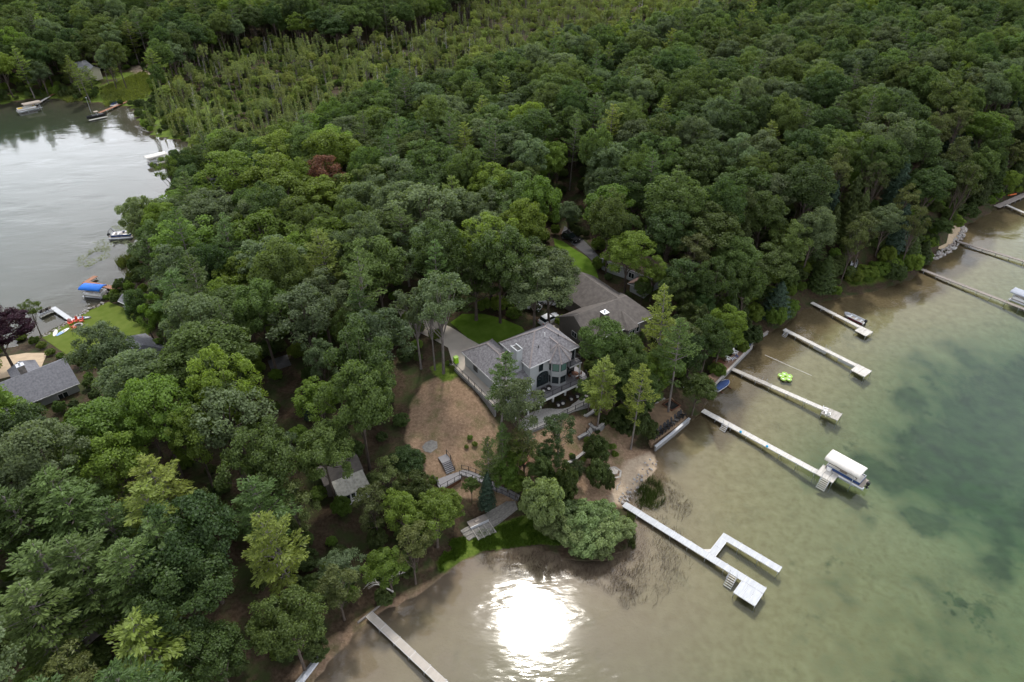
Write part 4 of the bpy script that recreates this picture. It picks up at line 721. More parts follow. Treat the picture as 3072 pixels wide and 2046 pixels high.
hp(MB().box(7.55, 10.15, -1.05, .38, 11.42, 11.6), 'balcony', 'composite'); railing(hs, [(7.7, -.98, 11.6 - HB), (10.08, -.98, 11.6 - HB), (10.08, .34, 11.6 - HB)], 1.0); hp(MB().box(9.85, 10.05, -.98, -.78, 8.6, 11.42), 'balcony_post', 'trim'); hp(MB().box(7.55, 10.16, -1.09, -1.052, 11.36, 11.62), 'fascia', 'trim')
dk = [(-4.4, -.02), (-4.4, -2.3), (-2.5, -2.45), (10.6, -2.45), (11.2, -1.2), (11.2, 1.5), (9.92, 1.5), (9.92, .38), (.38, .38), (.38, -.02)]
hp(MB().prism(dk, 8.36, 8.58), 'deck', 'composite'); fb = MB().bar((-4.4, -2.5, 8.4), (10.6, -2.5, 8.4), .06, .42); hp(fb, 'fascia', 'trim')
for x in (-3.6, -1.0, 1.6, 4.2, 6.8, 9.4): hp(MB().box(x - .13, x + .13, -1.25, -.99, 5.5, 8.36), 'deck_post', 'trim')
railing(hs, [(-4.35, -2.25, 8.58 - HB), (10.55, -2.42, 8.58 - HB), (11.1, -1.2, 8.58 - HB)], 1.0)
# patio of separate pavers, its wall and rail
pat = [(-3.6, -.3), (-3.6, -4.5), (0, -4.95), (4.5, -4.75), (9.6, -5.0), (10.6, -3.0), (10.4, .3)]
pt = struct(MB().prism(pat, 3.6, 5.5).build('patio', 'wall', loc=(HO[0], HO[1], 0), rz=HA))
pv = MB().box(-.285, .285, -.285, .285, 0, .05).mesh('paver'); pv.materials.append(M['paver'])
for ix in range(-6, 18):
    for iy in range(-9, 1):
        x, y = ix * .6, iy * .6
        if sdist(pat, np.array([x]), np.array([y]))[0] > .25:
            o = link(D.objects.new('paver', pv)); o.parent = pt; o.location = (x, y, 5.5 + .006 * random.random())
railing(pt, [(-3.5, -4.45, 5.55), (0, -4.85, 5.55), (4.5, -4.68, 5.55), (9.5, -4.9, 5.55)], 1.0)
# side walk, its retaining wall and rail
sw_ = struct(MB().box(-6.2, -4.36, 1.0, 14.6, 8.1, 8.42).build('walkway', 'conc', loc=(HO[0], HO[1], 0), rz=HA))
rw = tag(MB().box(-6.5, -6.2, .6, 14.8, 5.5, 8.55).build('retaining_wall', 'wall', loc=(HO[0], HO[1], 0), rz=HA), 'long grey block wall along the side walk of the house', 'wall'); railing(rw, [(-6.35, .7, 8.55), (-6.35, 14.7, 8.55)], 1.0, bal=.5)
def polywall(label, pts, ztop, h=1.5, th=.35, caph=.10):
    P3 = [P(u, v, ztop)[:2] for u, v in pts]; e = empty('retaining_wall', (*P3[0], ztop - h)); tag(e, label, 'wall'); w1 = MB(); c1 = MB()
    for a, b_ in zip(P3[:-1], P3[1:]):
        a = (a[0] - P3[0][0], a[1] - P3[0][1]); b_ = (b_[0] - P3[0][0], b_[1] - P3[0][1]); w1.bar((*a, h / 2), (*b_, h / 2), th, h); c1.bar((*a, h + caph / 2 + .003), (*b_, h + caph / 2 + .003), th + .12, caph)
    w1.build('wall_blocks', 'wall', e); c1.build('cap_stones', 'cap', e); return e
Z9 = (1380, 1130, 4.9)
def curve(pts, k=4):                          # smooth polyline
    out = []; n_ = len(pts)
    for i in range(n_ - 1):
        p0, p1, p2, p3 = (np.array(pts[max(0, min(n_ - 1, j))], float) for j in (i - 1, i, i + 1, i + 2))
        for t in np.linspace(0, 1, k, endpoint=False): out.append(tuple(.5 * ((2 * p1) + (-p0 + p2) * t + (2 * p0 - 5 * p1 + 4 * p2 - p3) * t * t + (-p0 + 3 * p1 - 3 * p2 + p3) * t ** 3)))
    return out + [tuple(pts[-1])]
polywall('angular grey block planter wall at the right corner of the patio', zo(*Z9, (1740, 515), (1850, 580), (1990, 482)), 4.6, 1.6)
polywall('curved grey block wall behind the bottom stair treads', curve(zo(*Z9, (1900, 690), (1995, 752), (2085, 705), (2130, 640), (2148, 580))), 4.0, 1.5)
polywall('short grey block wall left of the stone stair', zo(*Z9, (1740, 900), (1890, 812)), 3.8, 1.4)
polywall('long curved grey block wall at the foot of the planted slope', curve(zo(*Z9, (1500, 1290), (1650, 1238), (1800, 1130), (1940, 1000), (2040, 925))), 2.7, 1.6)
polywall('middle block wall under the planted bed', curve(zo(*Z9, (1270, 1090), (1420, 1042), (1560, 960))), 3.4, 1.3); polywall('upper block wall with a pale cap below the patio', curve(zo(*Z9, (1060, 935), (1180, 932), (1280, 872))), 4.2, 1.3)
st = empty('stone_stair', P(*zo(*Z9, (1885, 760))[0], 3.9)); tag(st, 'pale stone stair with black rail between the terrace walls', 'stairs'); a0 = Vector(P(*zo(*Z9, (1890, 770))[0], 3.9)); a1 = Vector(P(*zo(*Z9, (1985, 905))[0], 2.4)); dd = (a1 - a0); dirn = Vector((dd.x, dd.y, 0)); Ls = dirn.length; an = math.atan2(dd.y, dd.x); st.rotation_euler = (0, 0, an); st.location = a0
for k in range(9): MB().box(k * Ls / 9, (k + 1) * Ls / 9 + .06, -.95, .95, -.9 - .17 * k, -.17 * k).build('step', 'cap', st)
railing(st, [(0, -.9, 0), (Ls, -.9, -1.5)], .95, bal=9); railing(st, [(0, .9, 0), (Ls, .9, -1.5)], .95, bal=9)
# ------------------------------------------------------------------ the other houses
def house(name, label, A, ang, zb, wings, wallm, roofm, wins=(), chim=None):
    e = empty(name, (A[0], A[1], zb), ang); tag(e, label, 'house' if 'shed' not in name else 'shed')
    for (x0, x1, y0, y1, ze, zr, ha, hb, ax) in wings:
        ze -= zb; zr -= zb; wl = MB(); rf = MB(); ov = .4
        if ax == 'x':
            wl.box(x0 + ov, x1 - ov, y0 + ov, y1 - ov, -.8, ze - .02); hiproof(rf, x0, x1, y0, y1, ze, zr, ha, hb); ym = (y0 + y1) / 2
            for xx, hh in ((x0 + ov, ha), (x1 - ov - .08, hb)):
                if not hh: k = (zr - ze) / ((y1 - y0) / 2); wl.prism([(xx, y0 + ov), (xx + .08, y0 + ov), (xx + .08, ym), (xx, ym)], ze - .05, [ze + ov * k - .2, ze + ov * k - .2, zr - .2, zr - .2]); wl.prism([(xx, ym), (xx + .08, ym), (xx + .08, y1 - ov), (xx, y1 - ov)], ze - .05, [zr - .2, zr - .2, ze + ov * k - .2, ze + ov * k - .2])
        else:
            wl.box(x0 + ov, x1 - ov, y0 + ov, y1 - ov, -.8, ze - .02); r2 = hiproof(MB(), y0, y1, -x1, -x0, ze, zr, ha, hb); rf.v = [(-y, x, z) for x, y, z in r2.v]; rf.f = r2.f
        wl.build('wall', wallm, e); rf.build('roof', roofm, e)
        gt = MB(); gt.bar((x0, y0 - .03, ze - .1), (x1, y0 - .03, ze - .1), .08, .14); gt.build('gutter', 'trim', e)
    for wq in wins: window(e, wq[0], wq[1], wq[2] - zb, wq[3], wq[4], wq[5], 'glass', wq[6] if len(wq) > 6 else 2, 'trim')
    if chim: x, y, z0, z1, wd, m_ = chim; c_ = MB().box(x - wd, x + wd, y - wd, y + wd, z0 - zb, z1 - zb).build('chimney', m_, e); MB().box(x - wd - .06, x + wd + .06, y - wd - .06, y + wd + .06, z1 - zb + .003, z1 - zb + .1).tube([(x, y, z1 - zb + .1), (x, y, z1 - zb + .6)], .16, 8).build('chimney_cap', 'alu', c_)
    return e
A_ = (11.01, 100.89); an = R(33.7)
nb = house('brown_house', 'brown-roofed house with a metal-capped chimney beside the pines', A_, an, 8.3, [(0, 15.6, -4.9, 4.9, 11.2, 14.2, 0, 3.2, 'x'), (5.9, 15.3, .2, 12.6, 11.15, 14.1, 0, 0, 'y')], 'brownwall', 'shingleb', [(3, -4.52, 10, 1.6, 1.3, R(-90)), (6.5, -4.52, 10, 1.6, 1.3, R(-90)), (.38, 0, 10, 1.4, 1.2, R(180)), (11, -4.52, 9.8, 2.2, 1.9, R(-90), 3)], (4.9, -2.6, 11.5, 14.6, .55, 'brownwall'))
slab_ = MB(); 
for fc in ([(8.2, -5.7, 11.1), (10.6, -5.7, 11.1), (9.4, -2.2, 13.1)], [(10.6, -5.7, 11.1), (12.0, -4.2, 11.1), (9.4, -2.2, 13.1)], [(7.6, -4.5, 11.1), (8.2, -5.7, 11.1), (9.4, -2.2, 13.1)]): slab(slab_, [(x, y, z - 8.3) for x, y, z in fc], .12)
slab_.build('bay_roof', 'shingleb', nb); MB().prism([(8.4, -5.4), (10.4, -5.4), (11.6, -4.3), (8.0, -4.3)], -.5, 2.65).build('bay_wall', 'brownwall', nb); window(nb, 9.4, -5.42, 1.6, 1.4, 1.5, R(-90), 'glass', 2, 'trim')
house('red_roof_house', 'house with a red-brown roof and grey wall beyond the brown-roofed house', (18.6, 127.6), R(-42.5), 8.4, [(0, 14, 0, 7.2, 11.3, 13.6, 0, 0, 'x'), (9.5, 13.8, -3.2, .3, 10.2, 11.2, 0, 0, 'y')], 'siding', mat('red_brown_shingles', (.17, .115, .098), .92, .2, 2, .3, detail=8), [(1.6, .38, 9.8, 1.2, 1.3, R(-90)), (4.5, .38, 9.8, 1.4, 1.3, R(-90)), (8, .38, 9.8, 1.4, 1.3, R(-90))])
house('slate_roof_house', 'long low house with pale slate roof and stone chimney beside the sandy patio', (-92.1, 85.0), R(43.4), 2.3, [(-6, 17.0, -5.6, 4.2, 5.6, 8.4, 0, 0, 'x'), (8.6, 13.2, 1.0, 7.6, 5.4, 7.6, 0, 2.2, 'y')], 'siding', 'shinglel', [(3, -5.22, 4.2, 1.6, 1.3, R(-90)), (9, -5.22, 4.2, 1.6, 1.3, R(-90)), (14, -5.22, 4.2, 1.6, 1.3, R(-90))], (10.6, .9, 5.8, 9.3, .55, 'stone'))
house('grey_gable_house', 'small slate-roofed house behind the trees at the lawn edge', (-73.3, 106.5), R(-38), 1.8, [(0, 8.6, -4.2, 2.8, 4.9, 7.1, 2.0, 2.0, 'x'), (3.5, 9.4, -7.2, -3.0, 4.4, 6.2, 1.5, 0, 'y')], 'siding', 'shinglel', [(3, -3.82, 3.8, 1.4, 1.2, R(-90))])
house('lake_shed', 'small grey shed at the corner of the lakeside lawn', P(378, 912, 1.6)[:2], R(-30), 1.2, [(0, 3.0, -1.4, 1.4, 3.2, 4.2, 0, 0, 'x')], 'siding', 'shinglel', [])
a = P(640, 556, 6); b2 = P(718, 544, 6); house('shore_house', 'house whose slate roof corner shows above the treetops by the narrows', a[:2], math.atan2(b2[1] - a[1], b2[0] - a[0]), 1.4, [(-.5, 10.5, -1.0, 6.0, 5.6, 7.6, 0, 0, 'x')], 'brownwall', 'shinglel', [(4, -.62, 3.8, 1.6, 1.4, R(-90))])
house('beige_house', 'beige gabled house in the trees above the far meadow', (-187.5, 299.5), R(-28), 2.6, [(0, 8, 0, 7, 6.4, 8.4, 0, 0, 'y'), (7.5, 13, 1, 7, 6.0, 7.6, 0, 0, 'x')], 'beige', mat('pale_roof', (.34, .34, .35), .8, .1), [(4.5, .38, 4.6, 1.8, 1.6, R(-90)), (10, 1.38, 4.6, 1.4, 1.4, R(-90))])
a = P(1017, 1492.7, 5.7); b2 = P(1107, 1455, 5.7); an2 = math.atan2(b2[1] - a[1], b2[0] - a[0]); Lc = math.dist(a[:2], b2[:2]); ct = empty('white_cottage', (a[0], a[1], 3.0), an2); tag(ct, 'small white cottage porch with a mossy pale metal roof among trees', 'house')
slab(MB(), [(-.1, -.15, 2.7), (Lc + .1, -.15, 2.7), (Lc + .1, 2.7, 3.5), (-.1, 2.7, 3.5)], .1).build('roof', mat('mossy_metal_roof', (.42, .40, .34), .8, .3, 2.0, .2, detail=6), ct)
for k in range(11): MB().bar((.1 + k * Lc / 10.5, -.15, 2.73), (.1 + k * Lc / 10.5, 2.7, 3.53), .035, .05).build('roof_seam', 'dockl', ct)
MB().box(.12, Lc - .1, .1, 2.6, -.6, 2.62).build('wall', 'trim', ct)
for k in range(5): window(ct, .55 + k * .78, .09, 1.9, .66, 1.0, R(-90), 'glass', 1, 'trim', .05)
hiproof(MB(), -1.2, Lc + .3, 2.65, 7.0, 3.3, 4.6, 0, 0).build('roof', 'shingleb', ct); MB().box(-.9, Lc, 2.95, 6.7, -.8, 3.25).build('wall', 'brownwall', ct)
house('brown_cabin', 'dark brown-roofed cabin in the shade of the tall pines', (-53.5, 44.0), R(60), 5.2, [(-1.5, 5.5, -2.6, 2.6, 7.6, 9.0, 0, 0, 'x')], 'brownwall', mat('cabin_roof', (.17, .135, .115), .95, .2, 2, .3, detail=8), [(2, -2.22, 6.6, 1.2, 1.0, R(-90))])
sheet('path', zo(0, 1364, 2.3, (610, 1150), (690, 1040), (720, 1080), (755, 1210), (730, 1255), (690, 1170), (640, 1180)), 'pathm', .06)
sheet('forest_yard', zo(0, 1364, 2.3, (1230, 360), (1395, 290), (1420, 350), (1260, 430)), 'asph', .06)
house('garden_shed', 'little red-roofed garden shed under the scrubby pine', P(*zo(*Z9, (985, 1240))[0], 3.0)[:2], R(30), 1.9, [(-1.2, 1.2, -1.1, 1.1, 3.6, 4.3, .9, .9, 'x')], 'brownwall', mat('clay_roof', (.40, .19, .12), .9, .12), [])
# ------------------------------------------------------------------ docks
def dockframe(name, label, pa, pb, z=.6):
    a, b_ = P(*pa, z), P(*pb, z); ang = math.atan2(b_[1] - a[1], b_[0] - a[0]); e = empty(name, (a[0], a[1], 0), ang); tag(e, label, 'dock'); e['L'] = math.dist(a[:2], b_[:2]); return e
def loc(e, u, v, z=.6):
    p = P(u, v, z); dx, dy = p[0] - e.location.x, p[1] - e.location.y; a = e.rotation_euler.z
    return (dx * math.cos(a) + dy * math.sin(a), -dx * math.sin(a) + dy * math.cos(a))
def section(e, x0, x1, y0, y1, m, z=.6, th=.14, trim='trim', alongy=False):
    q = MB().box(x0 + .02, x1 - .02, y0, y1, z - th, z).build('deck_section', m, e)
    if trim:
        t = MB()
        if alongy: t.box(x0 - .03, x0 + .019, y0, y1, z - th, z + .012).box(x1 - .019, x1 + .03, y0, y1, z - th, z + .012)
        else: t.box(x0 - .019, x0 + .019, y0 - .03, y1 + .03, z - th, z + .012).box(x0 + .02, x1 - .02, y0 - .03, y0 - .002, z - th, z + .01).box(x0 + .02, x1 - .02, y1 + .002, y1 + .03, z - th, z + .01)
        t.build('edge_trim', trim, q)
    return q
def legs(e, pts, z=.6, m='galv'):
    for x, y in pts:
        a = e.rotation_euler.z; wx = e.location.x + x * math.cos(a) - y * math.sin(a); wy = e.location.y + x * math.sin(a) + y * math.cos(a)
        MB().tube([(x, y, min(-.2, float(hgt(wx, wy)) - .1)), (x, y, z + .1)], .045, 6).build('leg', m, e)
def run(e, x0, x1, wd, m, sec=3.0, y=0.0, z=.6, trim='trim', legm='galv'):
    n_ = max(1, int(round((x1 - x0) / sec))); s_ = (x1 - x0) / n_
    for k in range(n_):
        section(e, x0 + k * s_, x0 + (k + 1) * s_, y - wd / 2, y + wd / 2, m, z, trim=trim); legs(e, [(x0 + (k + 1) * s_ - .15, y - wd / 2 - .06), (x0 + (k + 1) * s_ - .15, y + wd / 2 + .06)], z, legm)
def ladder(e, x, y, dx, dy, wd=1.0, n_=5, z=.6, name='ladder', m='galv', tread='dockl'):    # flight of treads going down from the dock edge
    l = Vector((dx, dy, 0)).normalized(); s_ = Vector((-l.y, l.x, 0)); p = Vector((x, y, z)); q = MB(); tot = n_ * .26
    for k in (-.5, .5): q.bar(p + s_ * wd * k, p + s_ * wd * k + l * tot * .95 - Vector((0, 0, n_ * .2)), .05, .12); q.bar(p + s_ * wd * k, p + s_ * wd * k + Vector((0, 0, .8)), .04); q.bar(p + s_ * wd * k + Vector((0, 0, .8)), p + s_ * wd * k + l * tot * .7 + Vector((0, 0, .0)), .035)
    o = q.build(name, m, e)
    for k in range(n_): c = p + l * (.15 + .25 * k) - Vector((0, 0, .16 + .19 * k)); MB().bar(c - s_ * wd * .48, c + s_ * wd * .48, .16, .04).build('tread', tread, o)
    return o
A6 = lambda x, y: (2048 + x / 2.3, 682 + y / 2.3); A9 = lambda x, y: (2048 + x / 2.3, 1364 + y / 2.3); A8 = lambda x, y: (1024 + x / 2.3, 1364 + y / 2.3)
d = dockframe('dock', 'beige panelled dock reaching into the bay of the sun glint', A8(192, 1100), A8(686, 1562)); run(d, 0, d['L'] + 9, 1.0, 'dockb', 2.95)
d = dockframe('dock', 'pale grey dock with a hooked side arm and end platform', A8(1952, 340), A9(552, 930)); L7 = d['L']; run(d, 0, L7 + .35, 1.05, 'dockg', 2.9)
x1, y1 = loc(d, *A9(225, 680)); x2, y2 = loc(d, *A9(292, 585)); x3, y3 = loc(d, *A9(648, 818)); wd = 1.05
n_ = 2
for k in range(n_): yy0 = .58 + k * (y2 - .1 - .58) / n_; section(d, x2 - .7, x2 + .35, yy0, yy0 + (y2 - .1 - .58) / n_ - .03, 'dockg', alongy=True)
run(d, x2 - .7, x3 + .2, wd, 'dockg', 2.9, y=y2 + .42); MB().prism([(x2 - .72, .56), (x2 - 1.5, .56), (x2 - .72, 1.3)], .5, .6).build('corner_brace', 'dockl', d)
for k in range(3): section(d, L7 - 2.75 + k * 1.05, L7 - 1.72 + k * 1.05, -3.0, -.56, 'dockg')
legs(d, [(L7 - 2.7, -2.9), (L7 + .3, -2.9)]); ladder(d, L7 - 4.0, -.55, 0, -1, 1.1, 6)
d = dockframe('dock', 'cream dock with two blue balls, leading to the covered pontoon boat', A6(140, 1262), A9(985, 150)); L6 = d['L']; run(d, 0, L6 - 1.4, 1.0, 'dockl', 3.0)
for k in range(3): section(d, L6 - 1.4 + k * .95, L6 - .47 + k * .95, -.5, 2.2, 'dockl', trim=None)
legs(d, [(L6 + 1.3, -.55), (L6 + 1.3, 2.25), (L6 - 1.3, 2.25)]); ladder(d, L6 + .3, -.52, 0, -1, 1.3, 6); xq, yq = loc(d, *A6(300, 1360)); ladder(d, xq, -.5, 0, -1, 1.0, 4)
o = MB().box(L6 - .5, L6 + .1, 1.5, 1.9, .61, 1.25).box(L6 - .6, L6 + .2, 1.4, 2.0, 1.251, 1.3).build('bench_box', 'white', d); b6 = d
for x_, lab in ((A6(400, 1410), 'blue ball mooring bumper nearer the sand terrace'), (A6(583, 1510), 'blue ball mooring bumper nearer the pontoon boat')):
    p = P(*x_, .85); q = MB(); q.rings([[(p[0] * 0 + .22 * math.sin(R(t)) * math.cos(R(s_)), .22 * math.sin(R(t)) * math.sin(R(s_)), -.22 * math.cos(R(t))) for s_ in range(0, 360, 30)] for t in (8, 35, 65, 90, 115, 145, 172)]); o = q.build('ball', 'ball', smooth=True); o.location = (p[0], p[1], .83); tag(o, lab, 'ball')
d = dockframe('dock', 'weathered narrow dock with two white chairs on its end platform', A6(335, 972), A6(975, 1252)); L5 = d['L']; run(d, 0, L5 * .45, .95, 'dockw', 3.0, trim=None); run(d, L5 * .45, L5, .95, 'dockl', 3.0, trim=None); c5 = [loc(d, *A6(*q)) for q in ((975, 1270), (1088, 1285), (1060, 1330))]
for k in range(2): section(d, L5 + k * 1.5, L5 + 1.48 + k * 1.5, -1.5, .8, 'dockw', trim=None)
legs(d, [(L5 + .1, -1.55), (L5 + 2.9, -1.55), (L5 + 2.9, .85)]); d5 = d; xq, yq = loc(d, *A6(572, 1050)); ladder(d, xq, .48, 0, 1, .9, 3)
d = dockframe('dock', 'long pale dock with a square end platform and shore ladder', A6(700, 702), A6(1200, 952)); L4 = d['L']; run(d, 0, L4, .95, 'dockl', 3.0, trim=None)
for k in range(2): section(d, L4 + k * 1.4, L4 + 1.38 + k * 1.4, -2.2, .6, 'dockl', trim=None)
MB().box(L4 * .45, L4 * .62, -.52, -.49, -.1, .5).box(L4 * .78, L4 * .98, -.52, -.49, -.1, .5).build('side_board', 'galv', d)
legs(d, [(L4 + .1, -2.2), (L4 + 2.7, -2.2), (L4 + 2.7, .6)]); ladder(d, 1.0, -.5, 0, -1, .8, 4); xq, yq = loc(d, *A6(1000, 840)); ladder(d, xq, .48, 0, 1, .9, 3)
d = dockframe('dock', 'short pale dock beside the moored fishing boat', A6(890, 517), A6(1225, 688)); L3 = d['L']; run(d, 0, L3, .9, 'dockl', 3.0, trim=None)
for k in range(2): section(d, L3 + k * 1.3, L3 + 1.28 + k * 1.3, -2.0, .55, 'dockl', trim=None)
legs(d, [(L3 + .1, -2.0), (L3 + 2.5, -2.0), (L3 + 2.5, .55)])
d = dockframe('dock', 'longest grey wooden dock from the end of the riprap', A6(1592, 266), A6(2354, 560)); run(d, 0, d['L'] + 14, .95, 'dockd', 3.0, trim=None); d2 = d
d = dockframe('dock', 'grey wooden dock starting at the sand path', A6(1900, 95), A6(2354, 232)); run(d, 0, d['L'] + 12, .9, 'dockd', 3.0, trim=None)
d = dockframe('dock', 'short white dock beside the far boardwalk', (3017, 613), (3072, 637)); run(d, 0, d['L'] + 8, .9, 'dockl', 3.0, trim=None)
d = dockframe('boardwalk', 'grey shoreline boardwalk beside the orange kayak', A6(2180, 1420 - 682 * 2.3), A6(2354, 1345 - 682 * 2.3)); run(d, -1, d['L'] + 20, 1.6, 'dockd', 3.0, trim=None)
# left bay
d = dockframe('dock', 'L-shaped pale dock with small chairs at the lakeside lawn', (217, 962), (158, 922)); Ld = d['L']; run(d, 0, Ld, 1.0, 'dockg', 3.0, trim=None); xq, yq = loc(d, 114, 941)
for k in range(3): section(d, Ld - 1.1, Ld, .52 + k * (yq - .5) / 3, .5 + (k + 1) * (yq - .5) / 3, 'dockg', trim=None)
legs(d, [(Ld - .1, yq), (Ld - 1.0, yq)]); dl = d; dlY = yq
d = dockframe('dock', 'red-brown wooden dock beside the blue-covered boat', (356, 866), (300, 855)); run(d, 0, d['L'] + 3.5, 1.2, 'dockr', 2.5, trim=None); xq = d['L'] + 3.5; section(d, xq, xq + 1.2, -3.0, .6, 'dockr', trim=None); legs(d, [(xq + .6, -2.9)])
d = dockframe('dock', 'pale dock running to the cream-covered boat lift', (563, 444), (498, 464)); run(d, -1, d['L'] + 5, 1.0, 'dockl', 3.0, trim=None); section(d, -4.2, -1.05, -1.6, 1.6, 'dockr', trim=None)
d = dockframe('dock', 'low dock rail on the near side of the cream-covered lift', (563, 470), (470, 490)); run(d, 0, d['L'], .7, 'dockw', 3.0, trim=None)
d = dockframe('dock', 'long wooden dock crossing the meadow edge to the dark boat', (444, 279), (297, 338)); run(d, 0, d['L'], 1.0, 'dockr', 3.0, trim=None); xq, yq = loc(d, 380, 316); section(d, xq - 2.2, xq + 2.2, -2.6, -.55, 'dockw', trim=None); legs(d, [(xq - 2, -2.4), (xq + 2, -2.4)]); dd5 = d; x5 = xq
d = dockframe('dock', 'plank dock leading to the tan-canopied pontoon boat', (177, 271), (109, 312)); run(d, -2, d['L'] * .45, .9, 'dockr', 3.0, trim=None); run(d, d['L'] * .45, d['L'], .9, 'dockl', 3.0, trim=None)
# ------------------------------------------------------------------ boats
def hull(mb, L_, B_, Hh, bow=.35, n=10, flare=.8):      # open boat shell, bow at +x
    rows = []; rin = []
    for i in range(n + 1):
        t = i / n; x = -L_ / 2 + L_ * t; w = B_ / 2 * (1 if t < 1 - bow else math.sqrt(max(0.0004, 1 - ((t - 1 + bow) / bow) ** 2))); z = Hh * (1 + .25 * max(0, t - .5) ** 2 * 4)
        rows.append([(x, -w, z), (x, -w * flare, .12), (x, 0, 0), (x, w * flare, .12), (x, w, z), (x, w * .9, z), (x, w * .66, .2), (x, 0, .17), (x, -w * .66, .2), (x, -w * .9, z)])
    return mb.rings(rows)
def outboard(par, x, z, m='blk'):
    o = MB(); o.box(x - .45, x + .05, -.2, .2, z + .15, z + .6).box(x - .38, x - .02, -.17, .17, z + .6, z + .7).box(x - .3, x - .1, -.08, .08, z - .7, z + .15).box(x - .5, x + .08, -.16, .16, z - .45, z - .41); o.build('outboard_motor', m, par)
def pontoon(label, x, y, ang, L_=6.4, B_=2.5, z=.0, skin='white', floor='tan', seat='canvas', stripe=None):
    e = empty('pontoon_boat', (x, y, z), ang); tag(e, label, 'boat')
    for s_ in (-1, 1): yy = s_ * B_ * .36; MB().tube([(-L_ / 2, yy, .15), (L_ / 2 - .8, yy, .15), (L_ / 2 - .3, yy, .2), (L_ / 2, yy, .3)], [.32, .32, .22, .04], 10).build('pontoon', 'alu', e, True)
    MB().box(-L_ / 2 + .1, L_ / 2 - .3, -B_ / 2, B_ / 2, .5, .6).build('deck', floor, e); t = .05; z0, z1 = .6, 1.25; xa, xb = -L_ / 2 + .7, L_ / 2 - .5
    for p in ((xa, xb, -B_ / 2 + .02, -B_ / 2 + .02 + t), (xa, xb, B_ / 2 - .02 - t, B_ / 2 - .02), (xa, xa + t, -B_ / 2 + .08, B_ / 2 - .08), (xb - t, xb, -B_ / 2 + .08, B_ / 2 - .08)):
        q = MB().box(p[0], p[1], p[2], p[3], z0 + .05, z1 - .08).build('fence_panel', skin, e); MB().box(p[0], p[1], p[2] - .01, p[3] + .01, z1 - .08, z1 - .03).build('rail', 'alu', q)
    for p in ((xa + .1, xa + .75, -B_ / 2 + .15, B_ / 2 - .15), (xa + .9, xa + 2.3, B_ / 2 - .75, B_ / 2 - .12), (xb - 1.9, xb - .15, -B_ / 2 + .12, -B_ / 2 + .7), (xb - 1.9, xb - .15, B_ / 2 - .7, B_ / 2 - .12)):
        MB().box(*p, z0, z0 + .42).box(p[0] + .04, p[1] - .04, p[2] + .04, p[3] - .04, z0 + .421, z0 + .5).build('seat', seat, e)
    MB().box(-.6, .1, -B_ / 2 + .15, -B_ / 2 + .85, z0, z0 + .75).box(-.1, .06, -B_ / 2 + .2, -B_ / 2 + .8, z0 + .76, z0 + 1.0).build('helm_console', 'white', e)
    outboard(e, -L_ / 2 + .02, .55); return e
def lift(label, x, y, ang, m, L_=6.2, B_=2.9, zc=2.7, arch=.35, drop=.35):       # boat lift with curved canopy
    e = empty('boat_lift', (x, y, 0), ang); tag(e, label, 'boat lift'); rows = []
    prof = [(-B_ / 2, -drop), (-B_ / 2 + .04, 0), (-B_ * .3, arch * .72), (0, arch), (B_ * .3, arch * .72), (B_ / 2 - .04, 0), (B_ / 2, -drop)]
    for xx, k in ((-L_ / 2, .55), (-L_ / 2 + .25, 1), (0, 1), (L_ / 2 - .25, 1), (L_ / 2, .55)): rows.append([(xx, a, zc + (b_ * k if b_ > 0 else b_)) for a, b_ in prof] + [(xx, a * .97, zc + (b_ * k if b_ > 0 else b_) - .05) for a, b_ in prof[::-1]])
    c_ = MB().rings(rows).build('canopy', m, e, True)
    rib = MB()
    for k in range(9):
        xx = -L_ / 2 + .35 + k * (L_ - .7) / 8
        for (a, b_), (a2, b2_) in zip(prof[1:-2], prof[2:-1]): rib.bar((xx, a, zc + b_ + .008), (xx, a2, zc + b2_ + .008), .035, .02)
    rib.build('canopy_seam', m, c_)
    for sx in (-1, 1):
        for sy in (-1, 1): MB().tube([(sx * L_ * .36, sy * (B_ / 2 - .1), -1.3), (sx * L_ * .36, sy * (B_ / 2 - .1), zc)], .06, 6).build('lift_post', 'alu', e)
    for sy in (-1, 1): MB().bar((-L_ * .45, sy * (B_ / 2 - .1), .35), (L_ * .45, sy * (B_ / 2 - .1), .35), .1, .16).build('lift_beam', 'alu', e)
    for sx in (-1, 1): MB().bar((sx * L_ * .36, -B_ / 2, -.1), (sx * L_ * .36, B_ / 2, -.1), .1, .14).build('cross_beam', 'alu', e)
    return e
p = [P(*zo(2400, 1280, 7.84, q)[0], 2.9) for q in ((640, 720), (820, 535), (1555, 950), (1385, 1145))]; cx = sum(q[0] for q in p) / 4; cyy = sum(q[1] for q in p) / 4
lift('boat lift with an arched cream canopy at the end of the cream dock', cx, cyy, R(-47), 'canvas', 5.7, 2.75, 2.75, .3, .45); pontoon('pontoon boat under the arched cream canopy', cx + .35, cyy - .4, R(133), 6.6, 2.3, .25, 'navy')
p1 = P(277, 861, 2.3); lift('boat lift with a bright blue canopy in the left bay', p1[0], p1[1], R(-8), 'blue', 5.2, 2.6, 2.4, .35, .3); pontoon('pontoon boat under the bright blue canopy', p1[0] + .3, p1[1] - .1, R(172), 5.6, 2.3, .1, 'white')
p1 = P(466, 465, 2.3); lift('boat lift with a flat cream canopy near the bay narrows', p1[0], p1[1], R(42), 'canvas', 6.4, 2.8, 2.3, .3, .3); pontoon('pontoon boat under the flat cream canopy', p1[0], p1[1], R(222), 6.0, 2.3, .1, 'white')
p1 = P(93, 308, 2.4); lift('boat lift with a tan canopy on the far shore', p1[0], p1[1], R(46), 'tan', 6.2, 2.8, 2.4, .3, .4); pontoon('white pontoon boat below the tan canopy', p1[0] - 1.4, p1[1] - 1.5, R(226), 7.2, 2.4, .05, 'white', seat='yel')
